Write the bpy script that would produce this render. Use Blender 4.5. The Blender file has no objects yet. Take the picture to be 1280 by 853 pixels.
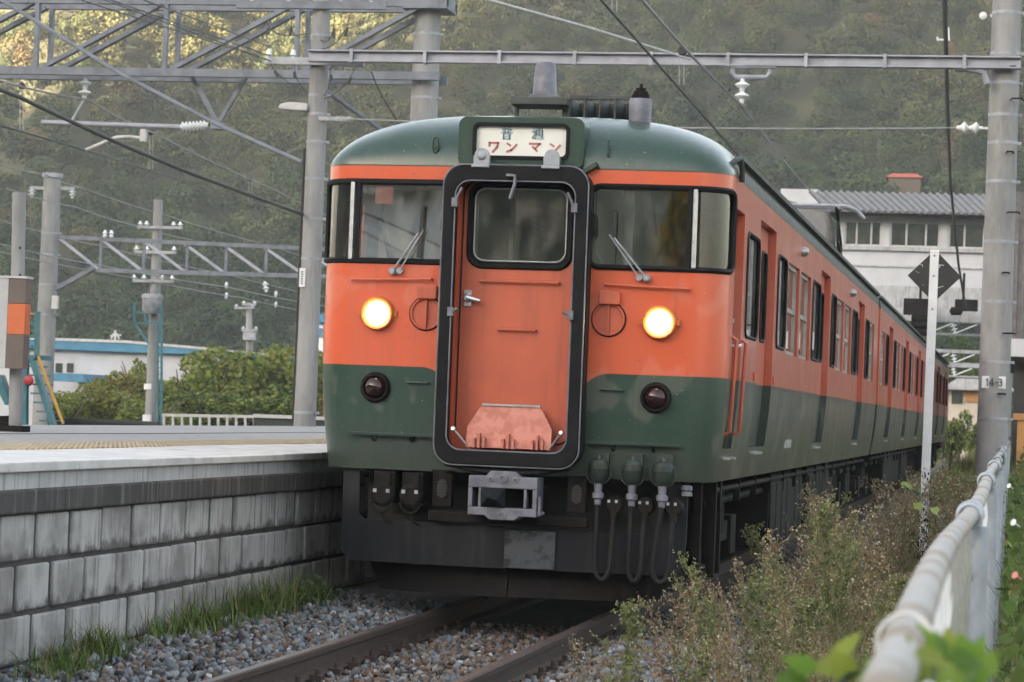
import bpy, math, random
import numpy as np
from mathutils import Vector, Matrix
random.seed(7)
rng = np.random.default_rng(11)
PI = math.pi
SC = bpy.context.scene
COL = SC.collection

# ------------------------------------------------------------------ camera
W0, H0 = 1280.0, 853.0
FPX = 3250.4
CAMP = np.array([3.3464, -17.3644, 1.4158])
YAW, PITCH, ROLL = .1918, .0263, .0388
fw = np.array([-math.sin(YAW) * math.cos(PITCH), math.cos(YAW) * math.cos(PITCH), math.sin(PITCH)])
r0 = np.cross(fw, [0, 0, 1]); r0 /= np.linalg.norm(r0)
u0 = np.cross(r0, fw)
rt = r0 * math.cos(ROLL) + u0 * math.sin(ROLL)
up = -r0 * math.sin(ROLL) + u0 * math.cos(ROLL)
cd = bpy.data.cameras.new('camera')
cam = bpy.data.objects.new('camera', cd); COL.objects.link(cam)
M = Matrix(((rt[0], up[0], -fw[0], CAMP[0]), (rt[1], up[1], -fw[1], CAMP[1]),
            (rt[2], up[2], -fw[2], CAMP[2]), (0, 0, 0, 1)))
cam.matrix_world = M
cd.sensor_width = 36.0
cd.lens = FPX / W0 * 36.0
cd.clip_start = 0.1
cd.clip_end = 3000
cd.dof.use_dof = True
cd.dof.focus_distance = 17.8
cd.dof.aperture_fstop = 8.0
SC.camera = cam


def at(x, y, Y):
    """world point on the plane Y seen at photo pixel x, y (used to survey the place)"""
    d = fw + rt * (x - W0 / 2) / FPX - up * (y - H0 / 2) / FPX
    return CAMP + d * (Y - CAMP[1]) / d[1]


# ------------------------------------------------------------------ sky, sun, exposure
SUN_EL, SUN_AZ = math.radians(6.5), math.radians(217)      # azimuth of the sun, clockwise from +Y
wd = bpy.data.worlds.new('World'); SC.world = wd; wd.use_nodes = True
nt = wd.node_tree
bg = nt.nodes['Background']
sky = nt.nodes.new('ShaderNodeTexSky'); sky.sky_type = 'NISHITA'
sky.sun_disc = False
sky.sun_elevation = SUN_EL
sky.sun_rotation = SUN_AZ
sky.air_density = 1.0; sky.dust_density = 3.5; sky.ozone_density = 1.0
hsv = nt.nodes.new('ShaderNodeHueSaturation'); hsv.inputs['Saturation'].default_value = .55
nt.links.new(sky.outputs[0], hsv.inputs['Color'])
nt.links.new(hsv.outputs[0], bg.inputs[0])
bg.inputs[1].default_value = 0.08
sl = bpy.data.lights.new('sun', 'SUN'); so = bpy.data.objects.new('sun', sl); COL.objects.link(so)
sl.energy = 5.0; sl.angle = math.radians(.5); sl.color = (1, .80, .55)
sd = Vector((math.sin(SUN_AZ) * math.cos(SUN_EL), math.cos(SUN_AZ) * math.cos(SUN_EL), math.sin(SUN_EL)))
so.rotation_euler = sd.to_track_quat('Z', 'Y').to_euler()
so.location = (0, 0, 60)
vs = SC.view_settings
vs.view_transform = 'Standard'; vs.look = 'None'; vs.gamma = 1.0; vs.use_curve_mapping = False
vs.exposure = 3.85
SC.cycles.max_bounces = 6
SC.cycles.volume_bounces = 1
SC.cycles.caustics_reflective = False
SC.cycles.caustics_refractive = False
SC.cycles.use_denoising = True
SC.cycles.sample_clamp_indirect = 4.0


HAZE = .00040
def SHADE_CREST(u): return float(np.interp(u, [-520, -250, -150, 95, 135, 228, 245, 262, 300, 520], [90, 105, 112, 112, 128, 136, 110, 88, 70, 60])) + 2.5 * math.sin(u / 13.)

# ------------------------------------------------------------------ materials
def lin(c):
    return tuple(((v / 12.92) if v <= .04045 else ((v + .055) / 1.055) ** 2.4) for v in c)


def new_mat(name):
    m = bpy.data.materials.new(name); m.use_nodes = True
    t = m.node_tree
    return m, t, t.nodes['Principled BSDF']


def N(t, kind, **kw):
    n = t.nodes.new(kind)
    for k, v in kw.items():
        if k in n.inputs: n.inputs[k].default_value = v
        else: setattr(n, k, v)
    return n


def mixc(t, a, b, fac, blend='MIX'):
    n = t.nodes.new('ShaderNodeMix'); n.data_type = 'RGBA'; n.blend_type = blend
    for s, v in ((6, a), (7, b), (0, fac)):
        if hasattr(v, 'is_linked') or hasattr(v, 'links'): t.links.new(v, n.inputs[s])
        else: n.inputs[s].default_value = (*v, 1) if isinstance(v, tuple) else v
    return n.outputs[2]


def math_(t, op, a, b=0.0, c=0.0, clamp=False):
    n = t.nodes.new('ShaderNodeMath'); n.operation = op; n.use_clamp = clamp
    for i, v in enumerate((a, b, c)):
        if hasattr(v, 'links'): t.links.new(v, n.inputs[i])
        else: n.inputs[i].default_value = v
    return n.outputs[0]


def ramp(t, src, lo, hi):
    n = t.nodes.new('ShaderNodeMapRange'); n.interpolation_type = 'SMOOTHSTEP'
    t.links.new(src, n.inputs[0])
    n.inputs[1].default_value = lo; n.inputs[2].default_value = hi
    return n.outputs[0]


def coords(t, scale=(1, 1, 1), kind='Object'):
    tc = t.nodes.new('ShaderNodeTexCoord')
    mp = t.nodes.new('ShaderNodeMapping'); mp.inputs['Scale'].default_value = scale
    t.links.new(tc.outputs[kind], mp.inputs[0])
    return mp.outputs[0]


def noise(t, vec, scale, detail=4, rough=.6):
    n = N(t, 'ShaderNodeTexNoise', Scale=scale, Detail=detail, Roughness=rough)
    if vec is not None: t.links.new(vec, n.inputs['Vector'])
    return n.outputs['Fac']


def mat(name, col, col2=None, rough=.6, metal=0., ns=3., lo=.35, hi=.7, scale=(1, 1, 1), bump=0., bs=40., spec=.5,
        streak=None, streak_amt=.5):
    """painted / mineral surface: two tones broken up by noise, optional vertical streaks of grime and bump"""
    m, t, b = new_mat(name)
    v = coords(t, scale)
    c2 = col2 if col2 else tuple(x * .7 for x in col)
    c = mixc(t, col, c2, ramp(t, noise(t, v, ns), lo, hi))
    if streak:
        vv = coords(t, (7, 7, .55))
        c = mixc(t, c, streak, math_(t, 'MULTIPLY', ramp(t, noise(t, vv, 2.2, 5, .65), .48, .72), streak_amt))
    t.links.new(c, b.inputs['Base Color'])
    b.inputs['Roughness'].default_value = rough
    b.inputs['Metallic'].default_value = metal
    b.inputs['Specular IOR Level'].default_value = spec
    if bump:
        bn = N(t, 'ShaderNodeBump', Strength=bump, Distance=.01)
        t.links.new(noise(t, v, bs, 4), bn.inputs['Height'])
        t.links.new(bn.outputs[0], b.inputs['Normal'])
    return m


def leaf_mat(name, trans=.35, rough=.6):
    m, t, b = new_mat(name)
    a = t.nodes.new('ShaderNodeAttribute'); a.attribute_name = 'Col'
    t.links.new(a.outputs['Color'], b.inputs['Base Color'])
    b.inputs['Roughness'].default_value = rough
    b.inputs['Specular IOR Level'].default_value = .25
    tr = t.nodes.new('ShaderNodeBsdfTranslucent')
    t.links.new(a.outputs['Color'], tr.inputs[0])
    mx = t.nodes.new('ShaderNodeMixShader'); mx.inputs[0].default_value = trans
    t.links.new(b.outputs[0], mx.inputs[1]); t.links.new(tr.outputs[0], mx.inputs[2])
    t.links.new(mx.outputs[0], t.nodes['Material Output'].inputs[0])
    return m


def glass_mat(name, tint=(.75, .8, .78), base=.12, rough=.02, dust_haze=(.5, .5, .45), dust_haze_amt=.1):
    m, t, b = new_mat(name)
    t.nodes.remove(b)
    tr = t.nodes.new('ShaderNodeBsdfTransparent'); tr.inputs[0].default_value = (*tint, 1)
    gl = t.nodes.new('ShaderNodeBsdfGlossy'); gl.inputs['Roughness'].default_value = rough
    gl.inputs[0].default_value = (.95, .95, .95, 1)
    lw = t.nodes.new('ShaderNodeFresnel'); lw.inputs[0].default_value = 1.5
    f = math_(t, 'ADD', math_(t, 'MULTIPLY', lw.outputs[0], 1.2), base, clamp=True)
    mx = t.nodes.new('ShaderNodeMixShader')
    t.links.new(f, mx.inputs[0]); t.links.new(tr.outputs[0], mx.inputs[1]); t.links.new(gl.outputs[0], mx.inputs[2])
    df = t.nodes.new('ShaderNodeBsdfDiffuse'); df.inputs[0].default_value = (*dust_haze, 1)
    m2 = t.nodes.new('ShaderNodeMixShader')
    d = math_(t, 'MULTIPLY', ramp(t, noise(t, coords(t, (3, 3, 1.2)), 2.5), .35, .75), dust_haze_amt)
    t.links.new(d, m2.inputs[0]); t.links.new(mx.outputs[0], m2.inputs[1]); t.links.new(df.outputs[0], m2.inputs[2])
    t.links.new(m2.outputs[0], t.nodes['Material Output'].inputs[0])
    return m


def emit_mat(name, col, strength):
    m, t, b = new_mat(name)
    b.inputs['Base Color'].default_value = (.8, .8, .75, 1)
    b.inputs['Emission Color'].default_value = (*col, 1)
    b.inputs['Emission Strength'].default_value = strength
    return m


ORANGE, ORANGE_WORN_SHEEN = (.58, .098, .038), (.45, .108, .065)  # side orange: weathered paint with pale sky sheen painted in
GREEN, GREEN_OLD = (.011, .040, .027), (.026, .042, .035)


def train_paint():
    m, t, b = new_mat('shonan_paint')
    tc = t.nodes.new('ShaderNodeTexCoord')
    sp = t.nodes.new('ShaderNodeSeparateXYZ'); t.links.new(tc.outputs['Object'], sp.inputs[0])
    x, y, z = sp.outputs
    ax = math_(t, 'ABSOLUTE', x)
    # lower green: below 1.684, with a rounded corner towards the gangway on the front face
    e = .004
    low = ramp(t, z, 1.684 + e, 1.684 - e)
    front = ramp(t, y, .06, .05)
    dx = math_(t, 'SUBTRACT', .66, ax)                   # >0 towards the gangway
    dz = math_(t, 'SUBTRACT', z, 1.464)
    d2 = math_(t, 'SQRT', math_(t, 'ADD', math_(t, 'POWER', math_(t, 'MAXIMUM', dx, 0), 2), math_(t, 'POWER', math_(t, 'MAXIMUM', dz, 0), 2)))
    cut = math_(t, 'MULTIPLY', math_(t, 'MULTIPLY', ramp(t, d2, .22 - e, .22 + e), front), ramp(t, z, 1.08, 1.09))
    low = math_(t, 'MULTIPLY', low, math_(t, 'SUBTRACT', 1.0, cut))
    top = ramp(t, z, 3.062 - e, 3.062 + e)
    g = math_(t, 'MAXIMUM', low, top)
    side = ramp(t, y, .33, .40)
    v = coords(t, (1, 1, 1))
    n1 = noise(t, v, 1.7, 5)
    tone_mix = math_(t, 'ADD', math_(t, 'MULTIPLY', side, .75), math_(t, 'MULTIPLY', ramp(t, n1, .45, .75), .25), clamp=True)
    oc = mixc(t, ORANGE, ORANGE_WORN_SHEEN, tone_mix)
    gc = mixc(t, GREEN, GREEN_OLD, tone_mix)
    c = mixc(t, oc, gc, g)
    # rain streaks and rust-brown grime with a run of their own
    st = noise(t, coords(t, (9, 9, .5)), 2.4, 6, .7)
    sa = math_(t, 'MULTIPLY', ramp(t, st, .50, .78), math_(t, 'ADD', math_(t, 'MULTIPLY', side, .30), .26))
    c = mixc(t, c, mixc(t, (.11, .085, .07), (.26, .22, .215), side), sa)  # side streaks are paled to carry the sky sheen too
    # smudges under the colour line on the side, gloss painted in pale grey
    sc = math_(t, 'MULTIPLY', math_(t, 'MULTIPLY', ramp(t, z, 1.36, 1.5), ramp(t, z, 1.69, 1.62)), side)
    sc = math_(t, 'MULTIPLY', sc, ramp(t, noise(t, coords(t, (6, 6, 1.2)), 2.0, 5, .7), .42, .66))
    c = mixc(t, c, (.15, .17, .17), math_(t, 'MULTIPLY', sc, .5))
    sp2 = ramp(t, noise(t, v, 30., 3, .6), .69, .73)
    c = mixc(t, c, (.09, .05, .035), math_(t, 'MULTIPLY', sp2, .6))
    sp3 = ramp(t, noise(t, coords(t, (1.3, 1.7, 1.1)), 44., 2, .5), .73, .76)
    c = mixc(t, c, (.42, .38, .35), math_(t, 'MULTIPLY', sp3, .5))
    dust_haze = math_(t, 'MULTIPLY', ramp(t, math_(t, 'ADD', z, math_(t, 'MULTIPLY', math_(t, 'SUBTRACT', noise(t, coords(t, (2.5, 2.5, .8)), 3., 5, .65), .5), .9)), 1.42, .95), .45)
    c = mixc(t, c, (.055, .047, .041), dust_haze)
    patch = ramp(t, noise(t, coords(t, (1.1, 1.1, .8)), 2.1, 3, .5), .55, .60)      # touched-up paint
    c = mixc(t, c, mixc(t, c, (.75, .62, .55), .22), math_(t, 'MULTIPLY', math_(t, 'MULTIPLY', patch, .28), ramp(t, z, 3.0, 2.9)))
    t.links.new(c, b.inputs['Base Color'])
    rr = math_(t, 'ADD', math_(t, 'MULTIPLY', n1, .25), math_(t, 'ADD', math_(t, 'MULTIPLY', side, .06), .20))
    t.links.new(rr, b.inputs['Roughness'])
    bn = N(t, 'ShaderNodeBump', Strength=.2, Distance=.02)
    t.links.new(noise(t, v, 2.6, 2, .4), bn.inputs['Height'])
    t.links.new(bn.outputs[0], b.inputs['Normal'])
    b.inputs['Coat Weight'].default_value = .35; b.inputs['Coat Roughness'].default_value = .12
    return m


MT = {}
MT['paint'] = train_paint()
MT['orange'] = mat('orange_paint', (.52, .108, .052), (.44, .09, .048), rough=.42, ns=2.2, streak=(.2, .07, .04), streak_amt=.35)
MT['orange_pale'] = mat('chalky_orange', (.54, .20, .15), (.42, .13, .09), rough=.55, ns=14, lo=.4, hi=.62)
MT['green'] = mat('green_paint', GREEN, GREEN_OLD, rough=.35)
MT['green_sock'] = mat('socket_green', (.022, .036, .031), (.014, .022, .02), rough=.5, ns=9)
MT['roof'] = mat('roof_grey', (.055, .065, .062), (.03, .035, .034), rough=.6, ns=4)
MT['rubber'] = mat('black_rubber', (.005, .0055, .007), (.009, .0095, .011), rough=.6, ns=6, spec=.16)
MT['hood'] = mat('gangway_hood', (.014, .0135, .014), (.008, .008, .009), spec=.2, rough=.65, ns=7)
MT['underframe'] = mat('underframe_grime', (.0065, .006, .0065), (.012, .010, .009), rough=.75, ns=5, streak=(.026, .021, .018), spec=.15)
MT['plate'] = mat('snow_plate', (.0075, .0085, .012), (.017, .018, .022), rough=.6, ns=3.2, lo=.45, hi=.72, streak=(.04, .039, .038), streak_amt=.35, spec=.22)
MT['platelight'] = mat('scuffed_plate', (.060, .064, .072), (.016, .017, .020), rough=.6, spec=.2, ns=9, lo=.46, hi=.64)
MT['coupler'] = mat('coupler_grey', (.17, .175, .21), (.10, .10, .125), rough=.5, metal=.2, ns=8)
MT['steel'] = mat('galvanised_steel', (.33, .35, .39), (.22, .23, .26), rough=.45, metal=.35, ns=5)
MT['trussteel'] = mat('truss_steel', (.17, .19, .23), (.11, .125, .155), rough=.55, metal=.25, ns=4)
MT['beamsteel'] = mat('beam_steel', (.34, .35, .41), (.25, .26, .31), rough=.5, metal=.2, ns=3)
MT['bright'] = mat('bright_metal', (.62, .63, .65), (.45, .45, .47), rough=.32, metal=.8, ns=8)
MT['alu'] = mat('aluminium_trim', (.5, .5, .5), (.36, .36, .37), rough=.35, metal=.7, ns=6)
MT['concrete_pole'] = mat('pole_concrete', (.28, .28, .285), (.19, .19, .195), rough=.85, ns=3, scale=(1, 1, .35), bump=.25, bs=60, streak=(.33, .325, .31), streak_amt=.6)
MT['wallblock'] = mat('concrete_block', (.38, .38, .385), (.20, .195, .195), rough=.9, ns=2.1, lo=.42, hi=.66, bump=.4, bs=70, streak=(.085, .08, .08), streak_amt=.8)
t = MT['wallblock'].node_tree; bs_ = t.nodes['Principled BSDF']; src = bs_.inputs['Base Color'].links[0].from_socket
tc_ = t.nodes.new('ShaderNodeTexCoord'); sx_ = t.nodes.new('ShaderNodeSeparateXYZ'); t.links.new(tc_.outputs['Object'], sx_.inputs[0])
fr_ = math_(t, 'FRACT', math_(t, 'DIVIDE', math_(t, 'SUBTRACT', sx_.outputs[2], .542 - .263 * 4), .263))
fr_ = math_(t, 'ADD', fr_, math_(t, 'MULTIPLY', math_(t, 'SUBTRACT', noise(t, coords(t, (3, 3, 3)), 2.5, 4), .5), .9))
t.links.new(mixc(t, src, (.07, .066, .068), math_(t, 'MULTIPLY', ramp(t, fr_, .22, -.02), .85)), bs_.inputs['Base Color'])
MT['joint'] = mat('dark_mortar', (.034, .032, .033), (.06, .057, .057), rough=.95, ns=6)
MT['coping'] = mat('grimy_coping', (.050, .048, .049), (.03, .029, .03), rough=.9, ns=3, bump=.3, streak=(.22, .215, .21), streak_amt=.5)
MT['edgeface'] = mat('edge_concrete', (.42, .43, .45), (.33, .335, .35), rough=.85, ns=4, bump=.2, streak=(.14, .14, .145), streak_amt=.75)
MT['edgetop'] = mat('edge_slab', (.52, .515, .52), (.40, .395, .40), rough=.85, ns=5, bump=.15)
MT['asphalt'] = mat('platform_asphalt', (.27, .265, .265), (.21, .205, .205), rough=.9, ns=6, bump=.2)
MT['tactile'] = mat('tactile_tile', (.42, .35, .25), (.34, .30, .23), rough=.85, ns=5)
MT['ballastbed'] = mat('ballast_dirt', (.09, .08, .075), (.05, .045, .042), rough=.95, ns=12, bump=.6, bs=50)
MT['rail'] = mat('rail_rust', (.058, .036, .032), (.035, .024, .022), rough=.7, ns=14, metal=.1)
MT['railtop'] = mat('rail_worn_top', (.13, .10, .09), (.09, .07, .065), rough=.42, ns=10, metal=.5)
MT['soil'] = mat('trackside_soil', (.10, .085, .055), (.07, .075, .035), rough=.95, ns=2.2, bump=.6, bs=12)
MT['white'] = mat('white_paint', (.72, .73, .76), (.60, .61, .64), rough=.6, ns=3)
MT['whitewall'] = mat('white_wall', (.50, .51, .55), (.43, .44, .47), rough=.75, ns=1.2, streak=(.40, .40, .42), streak_amt=.3)
MT['tile'] = mat('grey_roof_tile', (.15, .145, .15), (.095, .09, .095), rough=.6, ns=5)
MT['bluepaint'] = mat('blue_fascia', (.05, .21, .34), (.04, .16, .27), rough=.55, ns=2)
MT['teal'] = mat('teal_steel', (.03, .15, .19), (.025, .11, .14), rough=.5, ns=4)
MT['yellow'] = mat('yellow_paint', (.5, .29, .03), (.4, .22, .03), rough=.5, ns=4)
MT['red'] = mat('red_paint', (.4, .03, .035), (.3, .025, .03), rough=.5)
MT['black'] = mat('black_paint', (.012, .012, .013), (.02, .02, .02), rough=.5, ns=6)
MT['signblack'] = mat('sign_black', (.014, .014, .015), (.022, .021, .021), rough=.45, ns=5)
MT['porcelain'] = mat('porcelain', (.72, .74, .76), (.6, .62, .64), rough=.2, ns=3)
MT['wire'] = mat('dark_wire', (.03, .03, .032), (.05, .05, .05), rough=.5, ns=9)
MT['wirepale'] = mat('pale_wire', (.30, .30, .32), (.22, .22, .23), rough=.45, metal=.4, ns=9)
MT['signcream'] = mat('sign_cream', (.72, .72, .68), (.64, .63, .58), rough=.35, ns=2)
MT['signblue'] = mat('sign_letter_blue', (.30, .43, .48), (.36, .47, .50), rough=.5)
MT['signred'] = mat('sign_letter_red', (.45, .15, .15), (.40, .14, .14), rough=.5)
MT['ink'] = mat('ink', (.02, .022, .03), (.03, .03, .04), rough=.6)
MT['glass_front'] = glass_mat('windscreen_glass', tint=(.92, .94, .9), base=.22, dust_haze=(.42, .42, .38), dust_haze_amt=.16)
MT['glass_corner'] = glass_mat('corner_glass', tint=(.45, .52, .5), base=.03, dust_haze=(.4, .42, .38), dust_haze_amt=.10)
MT['glass_left'] = glass_mat('hazed_windscreen_glass', tint=(.92, .94, .9), base=.24, dust_haze=(.50, .50, .43), dust_haze_amt=.30)  # pale film: some dirt, mostly painted haze of the reflection
MT['glass_door'] = glass_mat('door_glass', base=.09, dust_haze=(.42, .41, .36), dust_haze_amt=.30)
MT['glass_side'] = glass_mat('side_glass', tint=(.5, .55, .55), base=.10, dust_haze_amt=.15)
MT['glass_build'] = glass_mat('building_glass', tint=(.55, .58, .56), base=.14, dust_haze_amt=.1)
MT['cabwall'] = mat('cab_wall', (.42, .43, .34), (.36, .37, .29), rough=.6, ns=2)
MT['cabbrown'] = mat('cab_brown', (.62, .28, .06), (.36, .18, .05), rough=.4, ns=3)
MT['cabdark'] = mat('cab_dark', (.02, .022, .022), (.03, .03, .03), rough=.6)
MT['pale_sheet'] = mat('pale_window_sheet', (.62, .61, .56), (.5, .49, .45), rough=.8, ns=3)
MT['sticker_pink'] = mat('pink_card', (.7, .26, .22), (.62, .22, .2), rough=.7)
MT['lamp_on'] = emit_mat('headlight_on', (1.0, .70, .30), 9.0)
t = MT['lamp_on'].node_tree                          # reflector bowl: hot core, amber towards the rim of the lens
ge = t.nodes.new('ShaderNodeNewGeometry'); dt = N(t, 'ShaderNodeVectorMath', operation='DOT_PRODUCT'); dt.inputs[1].default_value = (0, -1, 0)
t.links.new(ge.outputs['Normal'], dt.inputs[0]); rf = ramp(t, dt.outputs['Value'], .74, .99)
t.links.new(mixc(t, (1., .34, .05), (1., .80, .42), rf), t.nodes['Principled BSDF'].inputs['Emission Color'])
t.links.new(math_(t, 'ADD', math_(t, 'MULTIPLY', rf, 11.), .7), t.nodes['Principled BSDF'].inputs['Emission Strength'])
MT['lamp_rim'] = mat('lamp_rim', (.55, .17, .05), (.45, .13, .04), rough=.25, ns=6)
MT['tail'] = mat('tail_lens', (.022, .007, .008), (.016, .006, .007), rough=.08)
MT['fencepipe'] = mat('fence_pipe', (.31, .295, .285), (.20, .15, .105), rough=.6, ns=3.5, lo=.47, hi=.62, bump=.15, bs=30)
MT['fencepost'] = mat('fence_post', (.36, .40, .46), (.28, .31, .36), rough=.5, metal=.2, ns=5)
MT['fencewire'] = mat('fence_wire', (.66, .65, .64), (.5, .47, .44), rough=.6, ns=9)
MT['leaf'] = leaf_mat('foliage', .42)
MT['leafnear'] = leaf_mat('vine_leaf', .45, .45)
MT['forest'] = leaf_mat('forest_leaf', .15, .75)
MT['grass'] = leaf_mat('grass_blade', .3)
MT['dry'] = leaf_mat('dry_weed', .4, .8)
MT['stone'] = leaf_mat('ballast_stone', 0., .85)
MT['bark'] = mat('bark', (.10, .08, .06), (.06, .05, .04), rough=.95, ns=8, scale=(1, 1, .3), bump=.6, bs=30)
MT['hill'] = mat('hill_floor', (.06, .06, .03), (.04, .045, .022), rough=1., ns=.15)
MT['ridge'] = mat('shade_ridge_woods', (.07, .075, .035), (.04, .05, .025), rough=1., ns=.12, bump=.5, bs=.6)
MT['signpanel'] = mat('sign_panel_grey', (.42, .42, .43), (.36, .36, .37), rough=.5)
MT['signorange'] = mat('sign_orange', (.55, .13, .04), (.48, .11, .04), rough=.5)
MT['signbrown'] = mat('sign_brown', (.13, .10, .085), (.1, .08, .07), rough=.5)
MT['housewall'] = mat('house_wall', (.55, .48, .42), (.48, .42, .37), rough=.8)
MT['houseorange'] = mat('house_timber', (.5, .25, .08), (.4, .2, .07), rough=.7)
MT['redroof'] = mat('red_roof', (.35, .08, .06), (.28, .07, .05), rough=.7)

# ------------------------------------------------------------------ mesh helpers
class MB:
    def __init__(s): s.v = []; s.f = []; s.mi = []; s.cur = 0
    def add(s, vs_, fs):
        o = len(s.v); s.v.extend([tuple(float(c) for c in p) for p in vs_])
        for f in fs: s.f.append([i + o for i in f]); s.mi.append(s.cur)
        return s
    def box(s, c, d, R=None):
        hx, hy, hz = d[0] / 2, d[1] / 2, d[2] / 2
        p = [Vector((x, y, z)) for x in (-hx, hx) for y in (-hy, hy) for z in (-hz, hz)]
        if R is not None: p = [R @ q for q in p]
        p = [q + Vector(c) for q in p]
        return s.add(p, [(0, 1, 3, 2), (4, 6, 7, 5), (0, 4, 5, 1), (2, 3, 7, 6), (0, 2, 6, 4), (1, 5, 7, 3)])
    def bb(s, x0, x1, y0, y1, z0, z1):
        return s.box(((x0 + x1) / 2, (y0 + y1) / 2, (z0 + z1) / 2), (abs(x1 - x0), abs(y1 - y0), abs(z1 - z0)))
    def bar(s, a, b, w, h=None, upv=(0, 0, 1)):
        a, b = Vector(a), Vector(b); d = b - a; L = d.length
        if L < 1e-6: return s
        z = d / L; u = Vector(upv)
        if abs(z.dot(u)) > .98: u = Vector((1, 0, 0))
        x = u.cross(z).normalized(); y = z.cross(x)
        R = Matrix((x, y, z)).transposed()
        return s.box((a + b) / 2, (w, h or w, L), R)
    def tube(s, pts, r, n=8, cap=True, closed=False):
        P = [Vector(p) for p in pts]; m = len(P)
        rr = r if hasattr(r, '__len__') else [r] * m
        vs_ = []; u = None
        for i in range(m):
            if closed: d = P[(i + 1) % m] - P[i - 1]
            else: d = P[min(i + 1, m - 1)] - P[max(i - 1, 0)]
            if d.length < 1e-9: d = Vector((0, 0, 1))
            d.normalize()
            if u is None:
                u = Vector((0, 0, 1)) if abs(d.z) < .9 else Vector((1, 0, 0))
            u = (u - d * u.dot(d))
            if u.length < 1e-6: u = d.orthogonal()
            u.normalize(); w = d.cross(u)
            for k in range(n):
                a = 2 * PI * k / n
                vs_.append(P[i] + (u * math.cos(a) + w * math.sin(a)) * rr[i])
        fs = []
        for i in range(m if closed else m - 1):
            j = (i + 1) % m
            for k in range(n):
                l = (k + 1) % n
                fs.append((i * n + k, i * n + l, j * n + l, j * n + k))
        if cap and not closed:
            fs.append(tuple(reversed(range(n)))); fs.append(tuple((m - 1) * n + k for k in range(n)))
        return s.add(vs_, fs)
    def cyl(s, a, b, r, r2=None, n=16): return s.tube([a, b], [r, r if r2 is None else r2], n)
    def lathe(s, base, axis, prof, n=20):
        """prof = [(radius, height along the axis)]"""
        ax = Vector(axis).normalized(); b = Vector(base)
        u = ax.orthogonal().normalized(); w = ax.cross(u); vs_ = []
        for r, h in prof:
            for k in range(n):
                a = 2 * PI * k / n
                vs_.append(b + ax * h + (u * math.cos(a) + w * math.sin(a)) * r)
        fs = []
        for i in range(len(prof) - 1):
            for k in range(n):
                l = (k + 1) % n
                fs.append((i * n + k, i * n + l, (i + 1) * n + l, (i + 1) * n + k))
        fs.append(tuple(reversed(range(n)))); fs.append(tuple((len(prof) - 1) * n + k for k in range(n)))
        return s.add(vs_, fs)
    def prism(s, out, d0, d1, fn):
        """outline (a, b) extruded between two depths; fn(a, b, d) gives the point"""
        n = len(out)
        vs_ = [fn(a, b, d0) for a, b in out] + [fn(a, b, d1) for a, b in out]
        fs = [tuple(range(n)), tuple(reversed(range(n, 2 * n)))]
        for i in range(n):
            j = (i + 1) % n; fs.append((i, i + n, j + n, j))
        return s.add(vs_, fs)
    def ring(s, outer, inner, d0, d1, fn):
        n = len(outer)
        vs_ = [fn(*p, d0) for p in outer] + [fn(*p, d0) for p in inner] + [fn(*p, d1) for p in outer] + [fn(*p, d1) for p in inner]
        fs = []
        for i in range(n):
            j = (i + 1) % n
            fs += [(i, j, n + j, n + i), (2 * n + i, 3 * n + i, 3 * n + j, 2 * n + j), (i, 2 * n + i, 2 * n + j, j), (n + i, n + j, 3 * n + j, 3 * n + i)]
        return s.add(vs_, fs)
    def build(s, name, mats, parent=None, smooth=False, bevel=0.):
        off = Vector((0, 0, 0)); p = parent
        while p is not None: off += p.location; p = p.parent
        me = bpy.data.meshes.new(name)
        me.from_pydata([(a - off.x, b - off.y, c - off.z) for a, b, c in s.v], [], s.f)
        for mm in (mats if isinstance(mats, (list, tuple)) else [mats]):
            me.materials.append(MT[mm] if isinstance(mm, str) else mm)
        if len(me.materials) > 1: me.polygons.foreach_set('material_index', s.mi)
        if smooth:
            me.polygons.foreach_set('use_smooth', [True] * len(me.polygons))
            try: me.set_sharp_from_angle(angle=math.radians(38))
            except Exception: pass
        me.update()
        o = bpy.data.objects.new(name, me); COL.objects.link(o)
        if parent is not None: o.parent = parent
        if bevel:
            b = o.modifiers.new('edge', 'BEVEL'); b.width = bevel; b.segments = 2; b.limit_method = 'ANGLE'
        return o


def np_mesh(name, V, Q, m, colors=None, parent=None):
    """fast mesh from numpy arrays: V (n,3), Q (k,3|4), colours per vertex"""
    me = bpy.data.meshes.new(name)
    V = np.asarray(V, np.float32); Q = np.asarray(Q, np.int32); k = Q.shape[1]
    me.vertices.add(len(V)); me.vertices.foreach_set('co', V.ravel())
    me.loops.add(Q.size); me.loops.foreach_set('vertex_index', Q.ravel())
    me.polygons.add(len(Q)); me.polygons.foreach_set('loop_start', np.arange(0, Q.size, k, dtype=np.int32))
    if colors is not None:
        a = me.color_attributes.new('Col', 'FLOAT_COLOR', 'POINT')
        c = np.ones((len(V), 4), np.float32); c[:, :3] = colors
        a.data.foreach_set('color', c.ravel())
    me.materials.append(MT[m] if isinstance(m, str) else m)
    me.update(calc_edges=True); me.validate()
    o = bpy.data.objects.new(name, me); COL.objects.link(o)
    if parent is not None: o.parent = parent
    return o


def tag(o, label=None, cat=None, group=None, kind=None):
    if label: o['label'] = label
    if cat: o['category'] = cat
    if group: o['group'] = group
    if kind: o['kind'] = kind
    return o


def thing(name, label, cat, loc=(0, 0, 0), group=None):
    o = bpy.data.objects.new(name, None); COL.objects.link(o)
    o.location = [float(c) for c in loc]; o.empty_display_size = .2
    return tag(o, label, cat, group)


def copy_tree(o, parent=None):
    c = o.copy(); COL.objects.link(c); c.parent = parent
    for ch in o.children: copy_tree(ch, c)
    return c


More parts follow.
